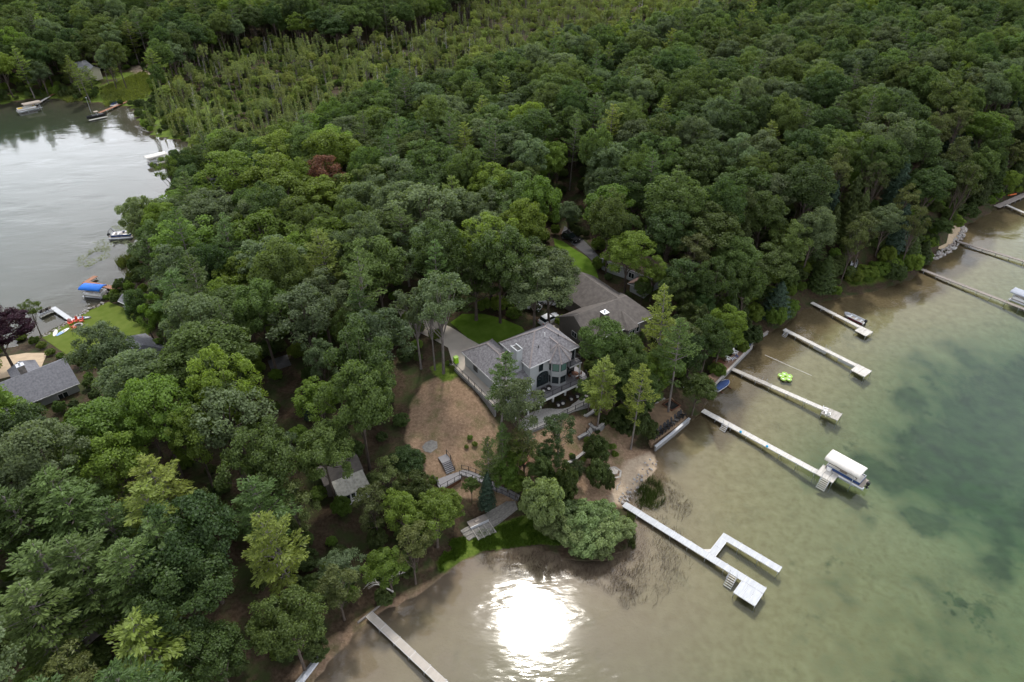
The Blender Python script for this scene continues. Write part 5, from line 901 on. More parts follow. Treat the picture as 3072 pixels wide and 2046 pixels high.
p1 = P(287, 348, .6); e = empty('speed_boat', (*p1[:2], .1), R(223)); tag(e, 'dark covered speed boat at the long meadow dock', 'boat'); hull(MB(), 6.2, 2.2, .8).build('hull', 'blk', e); MB().box(-2.6, 1.2, -.85, .85, .82, .98).build('boat_cover', 'blk', e); MB().tube([(-.6, -.9, .8), (-.4, -.8, 2.0), (-.4, .8, 2.0), (-.6, .9, .8)], .05, 6).build('tower', 'alu', e); MB().box(-1.2, .2, -.7, .7, 2.02, 2.1).build('top_canvas', 'tan', e); outboard(e, -3.1, .5)
fl = MB().box(-3.2, 3.2, -1.6, -1.2, .2, .42).build('float_ramp', 'dockl'); fl.location = (p1[0] + .9, p1[1] - 1.0, 0); fl.rotation_euler = (0, 0, R(43)); tag(fl, 'narrow pale float alongside the dark speed boat', 'float')
po = tag(MB().tube([(0, 0, -1), (.1, .0, 5)], [.07, .04], 6).box(-.05, .25, -.15, .15, 5, 5.2).build('lamp_pole', 'galv'), 'tall thin lamp pole by the dark speed boat', 'pole'); po.location = P(272, 334, 0)
p1 = P(358, 703, .8); e = pontoon('open pontoon boat with folded top moored beside the willow', p1[0] + .6, p1[1], R(8), 6.0, 2.4, .05, 'navy', 'tan', 'cush'); MB().tube([(-2.2, -1.1, 1.2), (-2.6, -1.0, 2.1), (-2.6, 1.0, 2.1), (-2.2, 1.1, 1.2)], .09, 6).build('folded_top', 'blk', e)
p1 = P(*A6(1183, 625), .35); e = empty('fishing_boat', (p1[0], p1[1], -.05), R(-52) + math.pi); tag(e, 'open silver fishing boat with maroon sides tied to the short dock', 'boat'); hull(MB(), 4.6, 1.6, .6).build('hull', 'galv', e); MB().box(-2.3, .9, -.83, -.80, .25, .45).box(-2.3, .9, .80, .83, .25, .45).build('side_stripe', 'maroon', e)
MB().box(-2.0, .9, -.62, .62, .22, .26).build('floor', 'tan', e)
for xx in (-1.5, -.4, .8): MB().box(xx - .16, xx + .16, -.66, .66, .27, .45).build('thwart', 'galv', e)
for sy in (-1, 1): MB().box(-2.3, 1.0, sy * .81 - .05, sy * .81 + .05, .63, .69).build('gunwale', 'galv', e)
outboard(e, -2.3, .5)
p1 = P(2167, 1152, .8); e = empty('covered_rowboat', (p1[0], p1[1], .15), R(38)); tag(e, 'rowboat under a blue cover on a wooden rack beside the seawall', 'boat'); hull(MB(), 4.0, 1.7, .55, .5).build('hull', 'white', e); MB().rings([[( (-1.9 + 3.85 * t), s_ * (.84 * math.sqrt(max(.02, 1 - max(0, (t - .45) / .55) ** 2))), .58 + .22 * (1 - abs(s_))) for s_ in (-1, -.5, 0, .5, 1)] for t in (0, .2, .45, .65, .8, .92, 1)], False).build('boat_cover', 'navy', e, True)
for xx in (-1.2, 1.1): MB().bar((xx, -1.3, -.1), (xx, 1.2, -.1), .14).build('rack_beam', 'brownwood', e)
p1 = P(2138, 1162, .8); e2 = MB(); hull(e2, 2.6, .8, .28, .5); o = e2.build('dinghy', 'tan'); o.location = (p1[0], p1[1], .35); o.rotation_euler = (R(12), 0, R(40)); tag(o, 'small tan dinghy between the seawall and the covered rowboat', 'boat')
p1 = P(3060, 908, 1.2); lift('boat lift with a grey canopy on the longest wooden dock', p1[0] + 2.2, p1[1] + 1.3, R(-52), mat('grey_canvas', (.36, .38, .42), .8, .05), 6.4, 2.9, 2.3, .2, .2); pontoon('pontoon boat under the grey canopy', p1[0] + 2.4, p1[1] + 1.2, R(128), 6.2, 2.3, .1, 'white')
p1 = P(1955 * K, 632 * K, .6); o = hull(MB(), 3.8, 1.4, .5, .5).build('rowboat', 'galv'); o.location = (p1[0], p1[1], float(hgt(p1[0], p1[1])) + .02); o.rotation_euler = (0, 0, R(60)); tag(o, 'grey rowboat drawn up under the dark shoreline trees', 'boat')
p1 = P(2275 / 2.3 + 2048, 1342 / 2.3, .8); o = hull(MB(), 3.0, .75, .3, .5).build('kayak', 'orange'); o.location = (p1[0], p1[1], 1.0); o.rotation_euler = (R(150), 0, R(20)); tag(o, 'bright orange kayak on the far shore by the boardwalk', 'kayak')
def board(label, u, v, ang, L_, B_, m, m2=None):
    x, y, z = G(u, v); rows = [(-L_ / 2 + L_ * t, B_ / 2 * math.sin(math.pi * min(1, max(.03, t * .94 + .03))) ** .5) for t in np.linspace(0, 1, 15)]; e = empty('paddle_board', (x, y, z + .12), ang); tag(e, label, 'paddle board')
    MB().prism([(a, b_) for a, b_ in rows] + [(a, -b_) for a, b_ in rows[::-1]], 0, .11).build('board', m, e)
    if m2: MB().prism([(a, b_ * .97) for a, b_ in rows[:8]] + [(a, -b_ * .97) for a, b_ in rows[7::-1]], .112, .118).build('tail_pad', m2, e); MB().box(.1, .5, -.2, .2, .112, .12).build('grip_pad', 'blk', e)
board('cream paddle board lying on the lakeside lawn', 167, 1001, R(110), 2.5, .8, 'boardsp'); board('white and blue paddle board on the lakeside lawn', 189, 998, R(68), 3.0, .85, 'white', 'boardb')
x, y, z = G(249, 957); e = empty('kayak', (x, y, z + .1), R(4)); tag(e, 'grey and blue kayak lying behind the red chairs', 'kayak'); hull(MB(), 3.6, .85, .3, .5).build('hull', 'galv', e); MB().box(-.6, .4, -.25, .25, .2, .31).build('seat', 'navy', e)
p1 = P(*zo(0, 1364, 2.3, (2135, 1460))[0], .8); o = hull(MB(), 4.4, .95, .35, .5).build('canoe', 'galv'); o.location = (p1[0], p1[1], float(hgt(p1[0], p1[1])) + .42); o.rotation_euler = (R(180), 0, R(62)); tag(o, 'overturned pale canoe on the dark bay beach', 'canoe')
# inflatable ring island
p1 = P(2356, 1131, .15); e = empty('inflatable_island', (p1[0], p1[1], 0), R(10)); tag(e, 'lime green inflatable lounge floating between two docks', 'float')
for k in range(5):
    a_ = R(72 * k); cx, cyy = .85 * math.cos(a_), .85 * math.sin(a_); q = MB(); q.tube([(cx + .42 * math.cos(R(t)), cyy + .42 * math.sin(R(t)), .22) for t in range(0, 361, 30)], .16, 8, False); q.build('ring', 'lime', e, True); MB().tube([(cx, cyy, .1), (cx, cyy, .2)], .34, 12).build('seat', 'white', e)
q = MB(); q.tube([(.35 * math.cos(R(t)), .35 * math.sin(R(t)), .2) for t in range(0, 361, 30)], .13, 8, False); q.build('ring', 'lime', e, True)
a, b_ = P(2295, 1065, .03), P(2435, 1127, .03); o = MB().tube([(0, 0, .03), (b_[0] - a[0], b_[1] - a[1], .03)], .05, 6).build('floating_pole', 'canvas'); o.location = (a[0], a[1], 0); tag(o, 'long pale pole floating between two docks', 'pole')
# ------------------------------------------------------------------ seawalls, sand terrace, boardwalk along the shore
ter = [P(u, v, 1.0)[:2] for u, v in zo(1800, 1100, 6.533, (1010, 1520), (1420, 1235), (1700, 1010), (1620, 860), (1400, 590), (1330, 590), (1000, 760), (850, 850), (900, 960), (1090, 1090), (1090, 1380), (960, 1440))]
struct(MB().prism(ter, -1.5, 1.0).build('sand_terrace', 'sandt'))
def capwall(label, pts, z, wd=.4, m='galv', base='wall'):
    W_ = [P(u, v, z) for u, v in pts]; e = empty('seawall', (W_[0][0], W_[0][1], 0)); tag(e, label, 'seawall'); q = MB(); q2 = MB()
    for a, b_ in zip(W_[:-1], W_[1:]):
        a = (a[0] - W_[0][0], a[1] - W_[0][1]); b_ = (b_[0] - W_[0][0], b_[1] - W_[0][1]); q.bar((*a, z), (*b_, z), wd, .12); q2.bar((*a, z / 2 - .7), (*b_, z / 2 - .7), wd * .6, z + 1.26)
    q.build('cap_board', m, e); q2.build('wall_face', base, e); return e
capwall('white-capped seawall in front of the row of black chairs', zo(1800, 1100, 6.533, (1085, 1568), (1420, 1300), (1755, 1010)), 1.05, .45, 'galv')
ter2 = [P(u, v, 1.0)[:2] for u, v in zo(2100, 980, 4.9, (100, 975), (440, 615), (770, 270), (700, 240), (560, 340), (400, 480), (250, 650), (30, 760), (60, 900))]
struct(MB().prism(ter2, -1.5, 1.0).build('shore_walk', mat('brown_paving', (.23, .145, .10), .9, .15, 2, .2)))
capwall('grey-capped seawall along the brown shore walk', zo(2100, 980, 4.9, (95, 985), (440, 612), (775, 265)), 1.05, .35, 'dockw'); capwall('low timber seawall under the dark leaning pine', zo(2100, 980, 4.9, (740, 230), (1000, 65)), .8, .4, 'dockd')
capwall('low wall along the bay beach behind the beige dock', zo(960, 1700, 9.8, (1100, 1640), (1600, 1260), (1950, 970)), .35, .2, 'dockd')
path_ = sheet('path', zo(2600, 600, 4.9, (1180, 600), (1220, 430), (1300, 368), (1395, 420), (1340, 560), (1220, 680), (1130, 740), (1050, 720), (1060, 690), (1170, 640)), 'sandl', .10)
rs = empty('riprap', P(*zo(2600, 600, 4.9, (640, 940))[0], 0)); tag(rs, 'bank of pale rounded riprap stones edging the sand path', 'stones'); line = curve(zo(2600, 600, 4.9, (630, 935), (760, 895), (900, 865), (1030, 815), (1150, 750), (1260, 680), (1350, 560), (1420, 460), (1430, 385)), 6); W_ = [P(u, v, .4) for u, v in line]
stones = []
for k in range(4):
    q = MB(); ph = rng.random(3) * 6; q.rings([[(.5 * math.sin(R(t)) * math.cos(R(s_)) * (1 + .2 * math.sin(3 * R(s_) + ph[0])), .38 * math.sin(R(t)) * math.sin(R(s_)), -.3 * math.cos(R(t)) * (1 + .2 * math.cos(2 * R(s_) + ph[1]))) for s_ in range(0, 360, 60)] for t in (15, 55, 95, 135, 168)]); mm_ = q.mesh('stone'); mm_.materials.append(M['stone'] if k % 2 else M['cap']); stones.append(mm_)
def lay(par, W_, n_, wd, smin, smax, z0=.1, z1=.55):
    for i in range(n_):
        k = rng.random() * (len(W_) - 1); j = int(k); t = k - j; x = W_[j][0] * (1 - t) + W_[j + 1][0] * t; y = W_[j][1] * (1 - t) + W_[j + 1][1] * t; ex, ey = W_[j + 1][0] - W_[j][0], W_[j + 1][1] - W_[j][1]; l = math.hypot(ex, ey); o_ = rng.uniform(-wd, wd); x += -ey / l * o_; y += ex / l * o_
        o = link(D.objects.new('stone', stones[int(rng.integers(0, 4))])); o.parent = par; s_ = rng.uniform(smin, smax); o.location = (x - par.location.x, y - par.location.y, z0 + (z1 - z0) * (o_ + wd) / (2 * wd) - par.location.z); o.scale = (s_, s_, s_); o.rotation_euler = tuple(rng.uniform(-.5, .5, 2)) + (rng.uniform(0, 6),)
lay(rs, W_, 295, .8, .45, .85)
rk = empty('beach_rocks', P(1960, 1400, 0)); tag(rk, 'scatter of white rocks and reeds along the sandy point', 'stones'); lay(rk, [P(u, v, .1) for u, v in f((1500, 1058), (1478, 1095), (1455, 1120), (1438, 1148), (1430, 1158))], 70, .9, .25, .6, .15, .35)
rk = empty('lawn_edge_stones', P(217, 960, 0)); tag(rk, 'line of pale stones edging the lakeside lawn', 'stones'); lay(rk, [P(u, v, .2) for u, v in zo(0, 820, 4.9, (640, 930), (860, 830), (1020, 720), (1120, 660), (1300, 540), (1520, 440))], 90, .4, .35, .7, .15, .4)
rk = empty('terrace_stones', P(1950, 1220, 1.0)); tag(rk, 'row of small pale stones along the back of the sand terrace', 'stones'); lay(rk, [P(u, v, 1.05) for u, v in zo(1800, 1100, 6.533, (860, 840), (1000, 750), (1150, 680), (1290, 610))], 22, .1, .3, .5, 1.0, 1.1)
# ------------------------------------------------------------------ furniture and small things
def adirondack(label, group, x, y, z, ang, m, s=1.0):
    e = empty('adirondack_chair', (x, y, z), ang); e.scale = (s, s, s); tag(e, label, 'chair', group)      # faces +x
    for k in range(5): MB().box(-.28 + k * .12, -.18 + k * .12, -.28, .28, .28 + k * .025, .31 + k * .025).build('seat_slat', m, e)
    for k in range(5):
        yy = -.24 + k * .12; hh = .72 + .07 * (2 - abs(k - 2)); MB().bar((-.26, yy, .28), (-.26 - .33 * hh, yy, .28 + hh), .10, .03).build('back_slat', m, e)
    for sy in (-1, 1): MB().box(-.35, .40, sy * .36 - .08, sy * .36 + .08, .54, .57).build('armrest', m, e); MB().box(.28, .34, sy * .32 - .03, sy * .32 + .03, 0, .54).build('leg', m, e); MB().bar((.3, sy * .27, .3), (-.45, sy * .27, .02), .04, .12).build('rear_leg', m, e)
    return e
X0, X1 = P(*zo(1800, 1100, 6.533, (1070, 1400))[0], 1.2), P(*zo(1800, 1100, 6.533, (1620, 960))[0], 1.2); an = math.atan2(X1[1] - X0[1], X1[0] - X0[0]) - math.pi / 2
CH = [0, .16, .27, .40, .52, .66, .79, .90, 1.0]
for t in CH: adirondack('black adirondack chair in the row facing the lake on the sand terrace', 'black chairs on the terrace', X0[0] + (X1[0] - X0[0]) * t, X0[1] + (X1[1] - X0[1]) * t, 1.0, an + rng.normal() * .12, 'blk', 1.15)
for (u, v), a_, lb in zip(zo(0, 820, 4.9, (1048, 755), (1120, 725), (1205, 720), (1100, 825)), (-50, -95, -130, 70), ('red chair nearest the pale dock by the fire ring', 'red chair in front of the grey kayak', 'red chair on the far right of the fire ring', 'red chair with its back to the paddle boards')):
    x, y, z = G(u, v); adirondack(lb, 'red chairs round the fire ring', x, y, z + .07, R(a_), 'red', 1.1)
for (u, v), lb in zip(zo(2100, 980, 4.9, (415, 480), (515, 385)), ('white slatted chair beside the brown railing', 'white slatted chair beside the blue loungers')): p = P(u, v, 1.3); adirondack(lb, None, p[0], p[1], 1.0, R(-45), 'white', 1.1)
for k, (u, v) in enumerate(zo(2048, 682, 2.3, (985, 1262), (1000, 1290))): p = P(u, v, .9); adirondack(('white chair at the inner corner of the narrow dock platform', 'white chair by the middle of the narrow dock platform')[k], None, p[0], p[1], .6, R(-30 + 100 * k), 'white', 1.0)
for k in range(4): a_ = dl.rotation_euler.z; lx, ly = Ld - .55, .9 + k * (dlY - 1.1) / 3.4; adirondack('dark small chair on the arm of the L-shaped dock', 'chairs on the L-shaped dock', dl.location.x + lx * math.cos(a_) - ly * math.sin(a_), dl.location.y + lx * math.sin(a_) + ly * math.cos(a_), .6, R(150), 'blksoft' if k % 2 else 'dockd', .95)
for k in range(3): a_ = dd5.rotation_euler.z; lx, ly = x5 - 1.4 + k * 1.3, -2.0; adirondack('navy chair on the side platform of the meadow dock', 'chairs on the meadow dock', dd5.location.x + lx * math.cos(a_) - ly * math.sin(a_), dd5.location.y + lx * math.sin(a_) + ly * math.cos(a_), .6, a_ - 1.2, 'navy', 1.0)
def lounger(label, p, ang, m, z=1.0):
    e = empty('sun_lounger', (p[0], p[1], z), ang); tag(e, label, 'sun lounger')
    for k in range(7): MB().box(-.9 + k * .2, -.78 + k * .2, -.32, .32, .30, .33).build('slat', 'white' if k % 2 else m, e)
    MB().bar((.5, -.3, .3), (1.0, -.3, .7), .05).bar((.5, .3, .3), (1.0, .3, .7), .05).box(.55, .95, -.3, .3, .45, .5).build('backrest', m, e)
    for sx in (-.8, .5):
        for sy in (-1, 1): MB().box(sx - .03, sx + .03, sy * .28 - .03, sy * .28 + .03, 0, .3).build('leg', 'white', e)
lounger('white and blue striped lounger near the white chairs', P(2202, 1075, 1.2), R(35), 'navy'); lounger('dark blue lounger at the far end of the shore walk', P(2240, 1040, 1.2), R(40), 'navy'); lounger('second dark blue lounger at the end of the shore walk', P(2232, 1033, 1.2), R(44), 'boardb')
def tubchair(label, group, x, y, z, ang):
    e = empty('tub_chair', (x, y, z), ang); tag(e, label, 'chair', group); MB().tube([(0, 0, .05), (0, 0, .34)], [.30, .36], 12).build('seat_base', 'blksoft', e); MB().tube([(0, 0, .345), (0, 0, .46)], .29, 12).build('cushion', 'cush', e); q = MB()
    ring = lambda r_, z_: [(r_ * math.cos(R(t)), r_ * math.sin(R(t)), z_) for t in range(60, 301, 20)]
    q.rings([ring(.42, .3) + ring(.36, .3)[::-1], ring(.46, .82) + ring(.40, .82)[::-1]]); q.build('back_shell', 'blksoft', e)
def hloc(x, y): return hw(x, y)
ZH = (1360, 940, 5.6)
for k, (x, y) in enumerate(((1605, 1270), (1515, 1310), (1462, 1390))): p = P(*zo(*ZH, (x, y))[0], 8.9); tubchair('dark tub chair with a pale cushion on the upper deck', 'tub chairs on the upper deck', p[0], p[1], 8.58, HA - R(90) + rng.normal() * .3)
for k, (x, y) in enumerate(((1762, 1545), (1842, 1515), (1980, 1445), (2082, 1400))): p = P(*zo(*ZH, (x, y))[0], 5.9); tubchair('dark tub chair with a pale cushion on the paved patio', 'tub chairs on the patio', p[0], p[1], 5.55, HA - R(90) + rng.normal() * .3)
p = P(*zo(*ZH, (2045, 1010))[0], 9.3); e = empty('deck_table', (p[0], p[1], 8.58)); tag(e, 'round brown table with four chairs on the deck under the balcony', 'table'); MB().tube([(0, 0, .70), (0, 0, .75)], .6, 16).build('table_top', 'brownwood', e); MB().tube([(0, 0, 0), (0, 0, .7)], .07, 8).build('pedestal', 'brownwood', e)
for k in range(4):
    a_ = R(90 * k + 20); c_ = empty('deck_chair', (p[0] + .95 * math.cos(a_), p[1] + .95 * math.sin(a_), 8.58), a_ + math.pi); tag(c_, 'brown wooden chair at the round deck table', 'chair', 'chairs at the deck table'); MB().box(-.22, .22, -.22, .22, .42, .46).build('seat', 'brownwood', c_); MB().box(-.24, -.2, -.22, .22, .47, .95).build('backrest', 'brownwood', c_)
    for sx in (-.2, .2):
        for sy in (-.2, .2): MB().box(sx - .02, sx + .02, sy - .02, sy + .02, 0, .42).build('leg', 'brownwood', c_)
p = P(*zo(*ZH, (45, 790))[0], 9.0); e = empty('garbage_cart', (p[0], p[1], 8.45), R(30)); tag(e, 'lime green wheeled garbage cart beside the garage', 'cart'); MB().prism([(-.35, -.35), (.35, -.35), (.35, .35), (-.35, .35)], 0.05, 1.25).build('bin', 'limeb', e); MB().box(-.38, .40, -.38, .38, 1.255, 1.33).build('lid', 'lime', e)
for sy in (-1, 1): MB().tube([(-.36, sy * .3 - .04, .14), (-.36, sy * .3 + .04, .14)], .14, 10).build('wheel', 'blk', e)
x, y, z = G(*zo(0, 820, 4.9, (1155, 780))[0]); e = empty('fire_ring', (x, y, z + .06)); tag(e, 'pale round fire ring among the red chairs', 'fire ring')
for k in range(12): a_ = R(30 * k); o = MB().box(-.22, .22, -.14, .14, 0, .28).build('stone', 'cap', e, loc=(.75 * math.cos(a_), .75 * math.sin(a_), 0), rz=a_ + math.pi / 2)
MB().tube([(0, 0, 0), (0, 0, .1)], .6, 14).build('ash_bed', 'char', e)
p = P(*zo(1800, 1100, 6.533, (1400, 740))[0], 1.2); e = empty('fire_pit', (p[0], p[1], 1.0), R(38)); tag(e, 'square timber-edged fire pit with dark logs on the sand terrace', 'fire pit')
for sx, sy, lx, ly in ((0, -1.1, 1.2, .08), (0, 1.1, 1.2, .08), (-1.1, 0, .08, 1.0), (1.1, 0, .08, 1.0)): MB().box(sx - lx, sx + lx, sy - ly, sy + ly, 0, .22).build('edge_timber', 'brownwood', e)
MB().box(-.9, .9, -.9, .9, .02, .06).build('ash_bed', 'char', e)
for k in range(4): MB().tube([(-.5, -.3 + .2 * k, .15), (.5, -.2 + .15 * k, .25)], .09, 6).build('log', 'char', e)
p = P(1842, 1411, 1.5); e = empty('picnic_table', (p[0], p[1], float(hgt(p[0], p[1]))), R(15)); tag(e, 'weathered hexagonal picnic table on the sand by the point', 'picnic table')
hexa = lambda r_: [(r_ * math.cos(R(60 * k)), r_ * math.sin(R(60 * k))) for k in range(6)]
MB().prism(hexa(.72), .70, .76).build('table_top', 'dockw', e); MB().prism(hexa(.16), 0, .70).build('pedestal', 'dockd', e)
for k in range(6):
    a, b_ = hexa(1.25)[k], hexa(1.25)[(k + 1) % 6]; MB().bar((*a, .43), (*b_, .43), .30, .05).build('bench', 'dockw', e); MB().bar((a[0] * .2, a[1] * .2, .3), (a[0] * .95, a[1] * .95, .3), .07).build('brace', 'dockd', e)
# platform, stairs and stepped walkway down to the bay
ZS = (1280, 1340, 3.92); zp = 3.5
dkp = [P(u, v, zp) for u, v in zo(*ZS, (85, 400), (165, 505), (410, 370), (395, 270), (300, 300))]; e = empty('stair_platform', (dkp[0][0], dkp[0][1], zp - 1.2)); tag(e, 'grey viewing platform with thin rail below the bare yard', 'platform'); pl = [(q[0] - dkp[0][0], q[1] - dkp[0][1]) for q in dkp]
MB().prism(pl, 1.08, 1.2).build('platform_deck', 'composite', e); ins = [(x * .96 + .05, y * .96) for x, y in pl]; MB().prism(ins, .2, 1.07).build('skirt', 'brownwood', e); railing(e, [(*pl[0], 1.2), (*pl[1], 1.2), (*pl[2], 1.2)], .95, bal=9, post=1.4)
t0, t1 = Vector(P(*zo(*ZS, (235, 175))[0], 4.9)), Vector(P(*zo(*ZS, (285, 305))[0], zp + .1)); dv = t1 - t0; Ls = math.hypot(dv.x, dv.y); an = math.atan2(dv.y, dv.x); e = empty('wooden_stair', t0, an); tag(e, 'grey wooden stair from the bare yard to the viewing platform', 'stairs'); MB().box(-1.5, 0, -.75, .75, -.12, 0).build('landing', 'composite', e)
for k in range(6): MB().box(k * Ls / 6, (k + 1) * Ls / 6, -.75, .75, -.22 - (k + 1) * (t0.z - t1.z) / 6.5, -(k + .6) * (t0.z - t1.z) / 6.5).build('step', 'composite', e)
railing(e, [(-1.4, .72, 0), (0, .72, 0), (Ls, .72, -(t0.z - t1.z))], .95, bal=9, post=1.5)
pts_ = [(400, 300, 3.5), (480, 320, 3.35), (560, 350, 3.2), (640, 385, 3.0), (740, 440, 2.6), (840, 500, 2.2), (900, 520, 2.0), (1080, 610, 1.1)]; W_ = [P(*zo(*ZS, (x, y))[0], z) for x, y, z in pts_]; e = empty('stair_walkway', W_[0]); tag(e, 'long stepped grey walkway with black rails going down to the bay', 'walkway'); k = 0; Wl = [Vector(q) - Vector(W_[0]) for q in W_]; tot = []
for a, b_ in zip(Wl[:-1], Wl[1:]):
    n_ = max(1, int(round((b_ - a).length / .42)))
    for i in range(n_): c0 = a + (b_ - a) * i / n_; c1 = a + (b_ - a) * (i + 1) / n_; zz = c0.z; MB().bar((c0.x, c0.y, zz), (c1.x + (c1.x - c0.x) * .1, c1.y + (c1.y - c0.y) * .1, zz), 1.25, .09).build('step', 'composite', e)
for s_ in (-.62, .62):
    rp_ = []
    for i, q in enumerate(Wl): dq = (Wl[min(i + 1, len(Wl) - 1)] - Wl[max(0, i - 1)]); nq = Vector((-dq.y, dq.x, 0)).normalized(); rp_.append(tuple(q + nq * s_ + Vector((0, 0, .05))))
    railing(e, rp_, .9, bal=.9, post=1.3)
# old paving, steps and bench frame at the bay
pv_ = sheet('paved_path', zo(*ZS, (940, 650), (1040, 640), (1070, 740), (840, 920), (620, 1040), (500, 1110), (400, 1000), (500, 950), (720, 770)), 'pathm', .06)
big = MB().box(-.42, .42, -.3, .3, 0, .06).mesh('paving_stone'); big.materials.append(M['pathm'])
pp = [P(*zo(*ZS, q)[0], .75) for q in ((470, 1020), (560, 970), (700, 880), (860, 800), (1000, 690))]
for i in range(len(pp) - 1):
    for j in range(4):
        for r_ in (-1, 0, 1):
            t = j / 4; o = link(D.objects.new('paving_stone', big)); o.parent = pv_; x = pp[i][0] * (1 - t) + pp[i + 1][0] * t + r_ * .45 + rng.normal() * .04; y = pp[i][1] * (1 - t) + pp[i + 1][1] * t - r_ * .55; o.location = (x, y, float(hgt(x, y)) + .07 + .02 * rng.random()); o.rotation_euler = (0, 0, R(40) + rng.normal() * .08)
p = P(*zo(*ZS, (600, 870))[0], 1.0); q2 = P(*zo(*ZS, (690, 830))[0], 1.0); an = math.atan2(q2[1] - p[1], q2[0] - p[0]); e = empty('timber_bench', (p[0], p[1], float(hgt(p[0], p[1]))), an); tag(e, 'weathered timber bench frame above the concrete steps', 'bench')
MB().box(-1.5, 1.5, -.6, .6, .38, .46).build('seat', 'dockd', e); MB().box(-1.5, 1.5, -.68, -.6, -.2, .5).build('front_board', 'galv', e); MB().box(-.5, .5, -.2, .2, .465, .6).build('hatch', 'dockd', e)
for sx in (-1.4, 1.4): MB().box(sx - .06, sx + .06, -.5, .5, -.2, .38).build('leg', 'dockd', e)
for k in range(4): MB().box(-1.4 + k * .95, -1.28 + k * .95, -2.9, -.7, -.1, .12).build('timber_edge', 'dockw', e)
for k in range(3): MB().box(-1.26 + k * .95, -.47 + k * .95, -2.8, -.7, -.12, .06).build('step_slab', 'pathm', e)
# cars behind the trees
def car(label, u, v, ang, m, z=8.45):
    p = P(u, v, z + .7); e = empty('parked_car', (p[0], p[1], float(hgt(p[0], p[1])) + .08), ang); tag(e, label, 'car'); prof = [(-2.3, .35), (-2.3, .95), (-2.1, 1.05), (-1.6, 1.12), (1.0, 1.05), (2.1, .88), (2.3, .7), (2.3, .35)]
    MB().rings([[(x, y, z_) for x, z_ in prof] for y in (-.92, .92)]).build('body', m, e); cab = [(-2.0, 1.08), (-1.75, 1.66), (.0, 1.70), (1.05, 1.06)]
    MB().rings([[(x * .97, y, z_ * (1 if z_ < 1.2 else .985)) for x, z_ in cab] for y in (-.78, .78)]).build('windows', 'glass', e); MB().box(-1.72, .0, -.72, .72, 1.70, 1.74).build('roof', m, e)
    for sx in (-1.45, 1.45):
        for sy in (-1, 1): w_ = MB().tube([(sx, sy * .82, .34), (sx, sy * .98, .34)], .34, 14).build('wheel', 'blk', e); MB().tube([(sx, sy * .981, .34), (sx, sy * .995, .34)], .2, 10).build('rim', 'alu', w_)
    for sy in (-1, 1): MB().box(2.29, 2.33, sy * .65 - .18, sy * .65 + .18, .68, .84).build('headlight', 'white', e); MB().box(-2.33, -2.29, sy * .7 - .15, sy * .7 + .15, .8, .98).build('tail_light', 'red', e)
car('white car parked behind the turret house roof', 1650, 945, R(40), 'carw'); car('white car half hidden under the overhanging oak', 1652, 893, R(-20), 'carw'); car('silver-white car in the shade by the lawn', 1590, 905, R(-25), 'carw'); car('black car on the grey road', 1712, 700, R(-45), 'cark', 8.7)
# sheds, hut and shore bits
def hut(name, label, u, v, z, ang, wd, dp, h_, wm, rm_):
    p = P(u, v, z); e = empty(name, (p[0], p[1], float(hgt(p[0], p[1]))), ang); tag(e, label, 'shed'); MB().box(-wd / 2, wd / 2, -dp / 2, dp / 2, -.3, h_).build('wall', wm, e); slab(MB(), [(-wd / 2 - .2, -dp / 2 - .2, h_ + .05), (wd / 2 + .2, -dp / 2 - .2, h_ + .05), (wd / 2 + .2, dp / 2 + .2, h_ + .5), (-wd / 2 - .2, dp / 2 + .2, h_ + .5)], .1).build('roof', rm_, e); MB().box(-.35, .35, -dp / 2 - .03, -dp / 2 - .005, 0, h_ - .2).build('door', 'brownwood', e)
hut('pump_shed', 'tiny pale-roofed hut by the start of the riprap', 2708, 772, 1.5, R(-40), 1.5, 1.2, 1.5, 'siding', 'galv'); hut('pump_shed', 'tiny dark hut beside the tree on the terrace', 2068, 1152, 2.0, R(-40), 1.6, 1.2, 1.6, 'trim', 'shingleb'); hut('storage_shed', 'small grey hut under the pines behind the long pale dock', 2343, 855, 3.0, R(-40), 1.8, 1.4, 1.8, 'brownwall', 'galv')
for u, v, lb, nm in ((2676, 790, 'flat grey wooden deck beside the tiny pale-roofed hut', 'wooden_deck'), (2700, 783, 'second grey wooden deck under the tiny pale-roofed hut', 'wooden_deck')): p = P(u, v, .5); o = MB().box(-1.4, 1.4, -1.0, 1.0, -.3, .12).build(nm, 'dockw'); o.location = (p[0], p[1], float(hgt(p[0], p[1])) + .1); o.rotation_euler = (0, 0, R(-30)); tag(o, lb, 'deck')
st_ = empty('steps', P(2648, 770, .6), R(-65)); tag(st_, 'short wooden steps behind the flat grey deck', 'stairs')
for k in range(6): MB().box(k * .3, k * .3 + .28, -.5, .5, .1 + k * .16, .16 + k * .16).build('step', 'dockw', st_)
p = P(*zo(2100, 980, 4.9, (330, 600))[0], 1.3); e = empty('brown_stair', (p[0], p[1], 1.0), R(42)); tag(e, 'dark brown wooden stair and landing with rails on the shore walk', 'stairs'); MB().box(-1.3, 1.3, .2, 1.6, .5, .62).build('landing', 'brownwood', e)
for k in range(3): MB().box(-1.0, .2, -.9 + k * .36, -.55 + k * .36, 0, .18 + k * .17).build('step', 'brownwood', e)
railing(e, [(-1.25, .25, .62), (-1.25, 1.55, .62), (1.25, 1.55, .62), (1.25, .25, .62)], .95, 'brownwood', bal=.3)
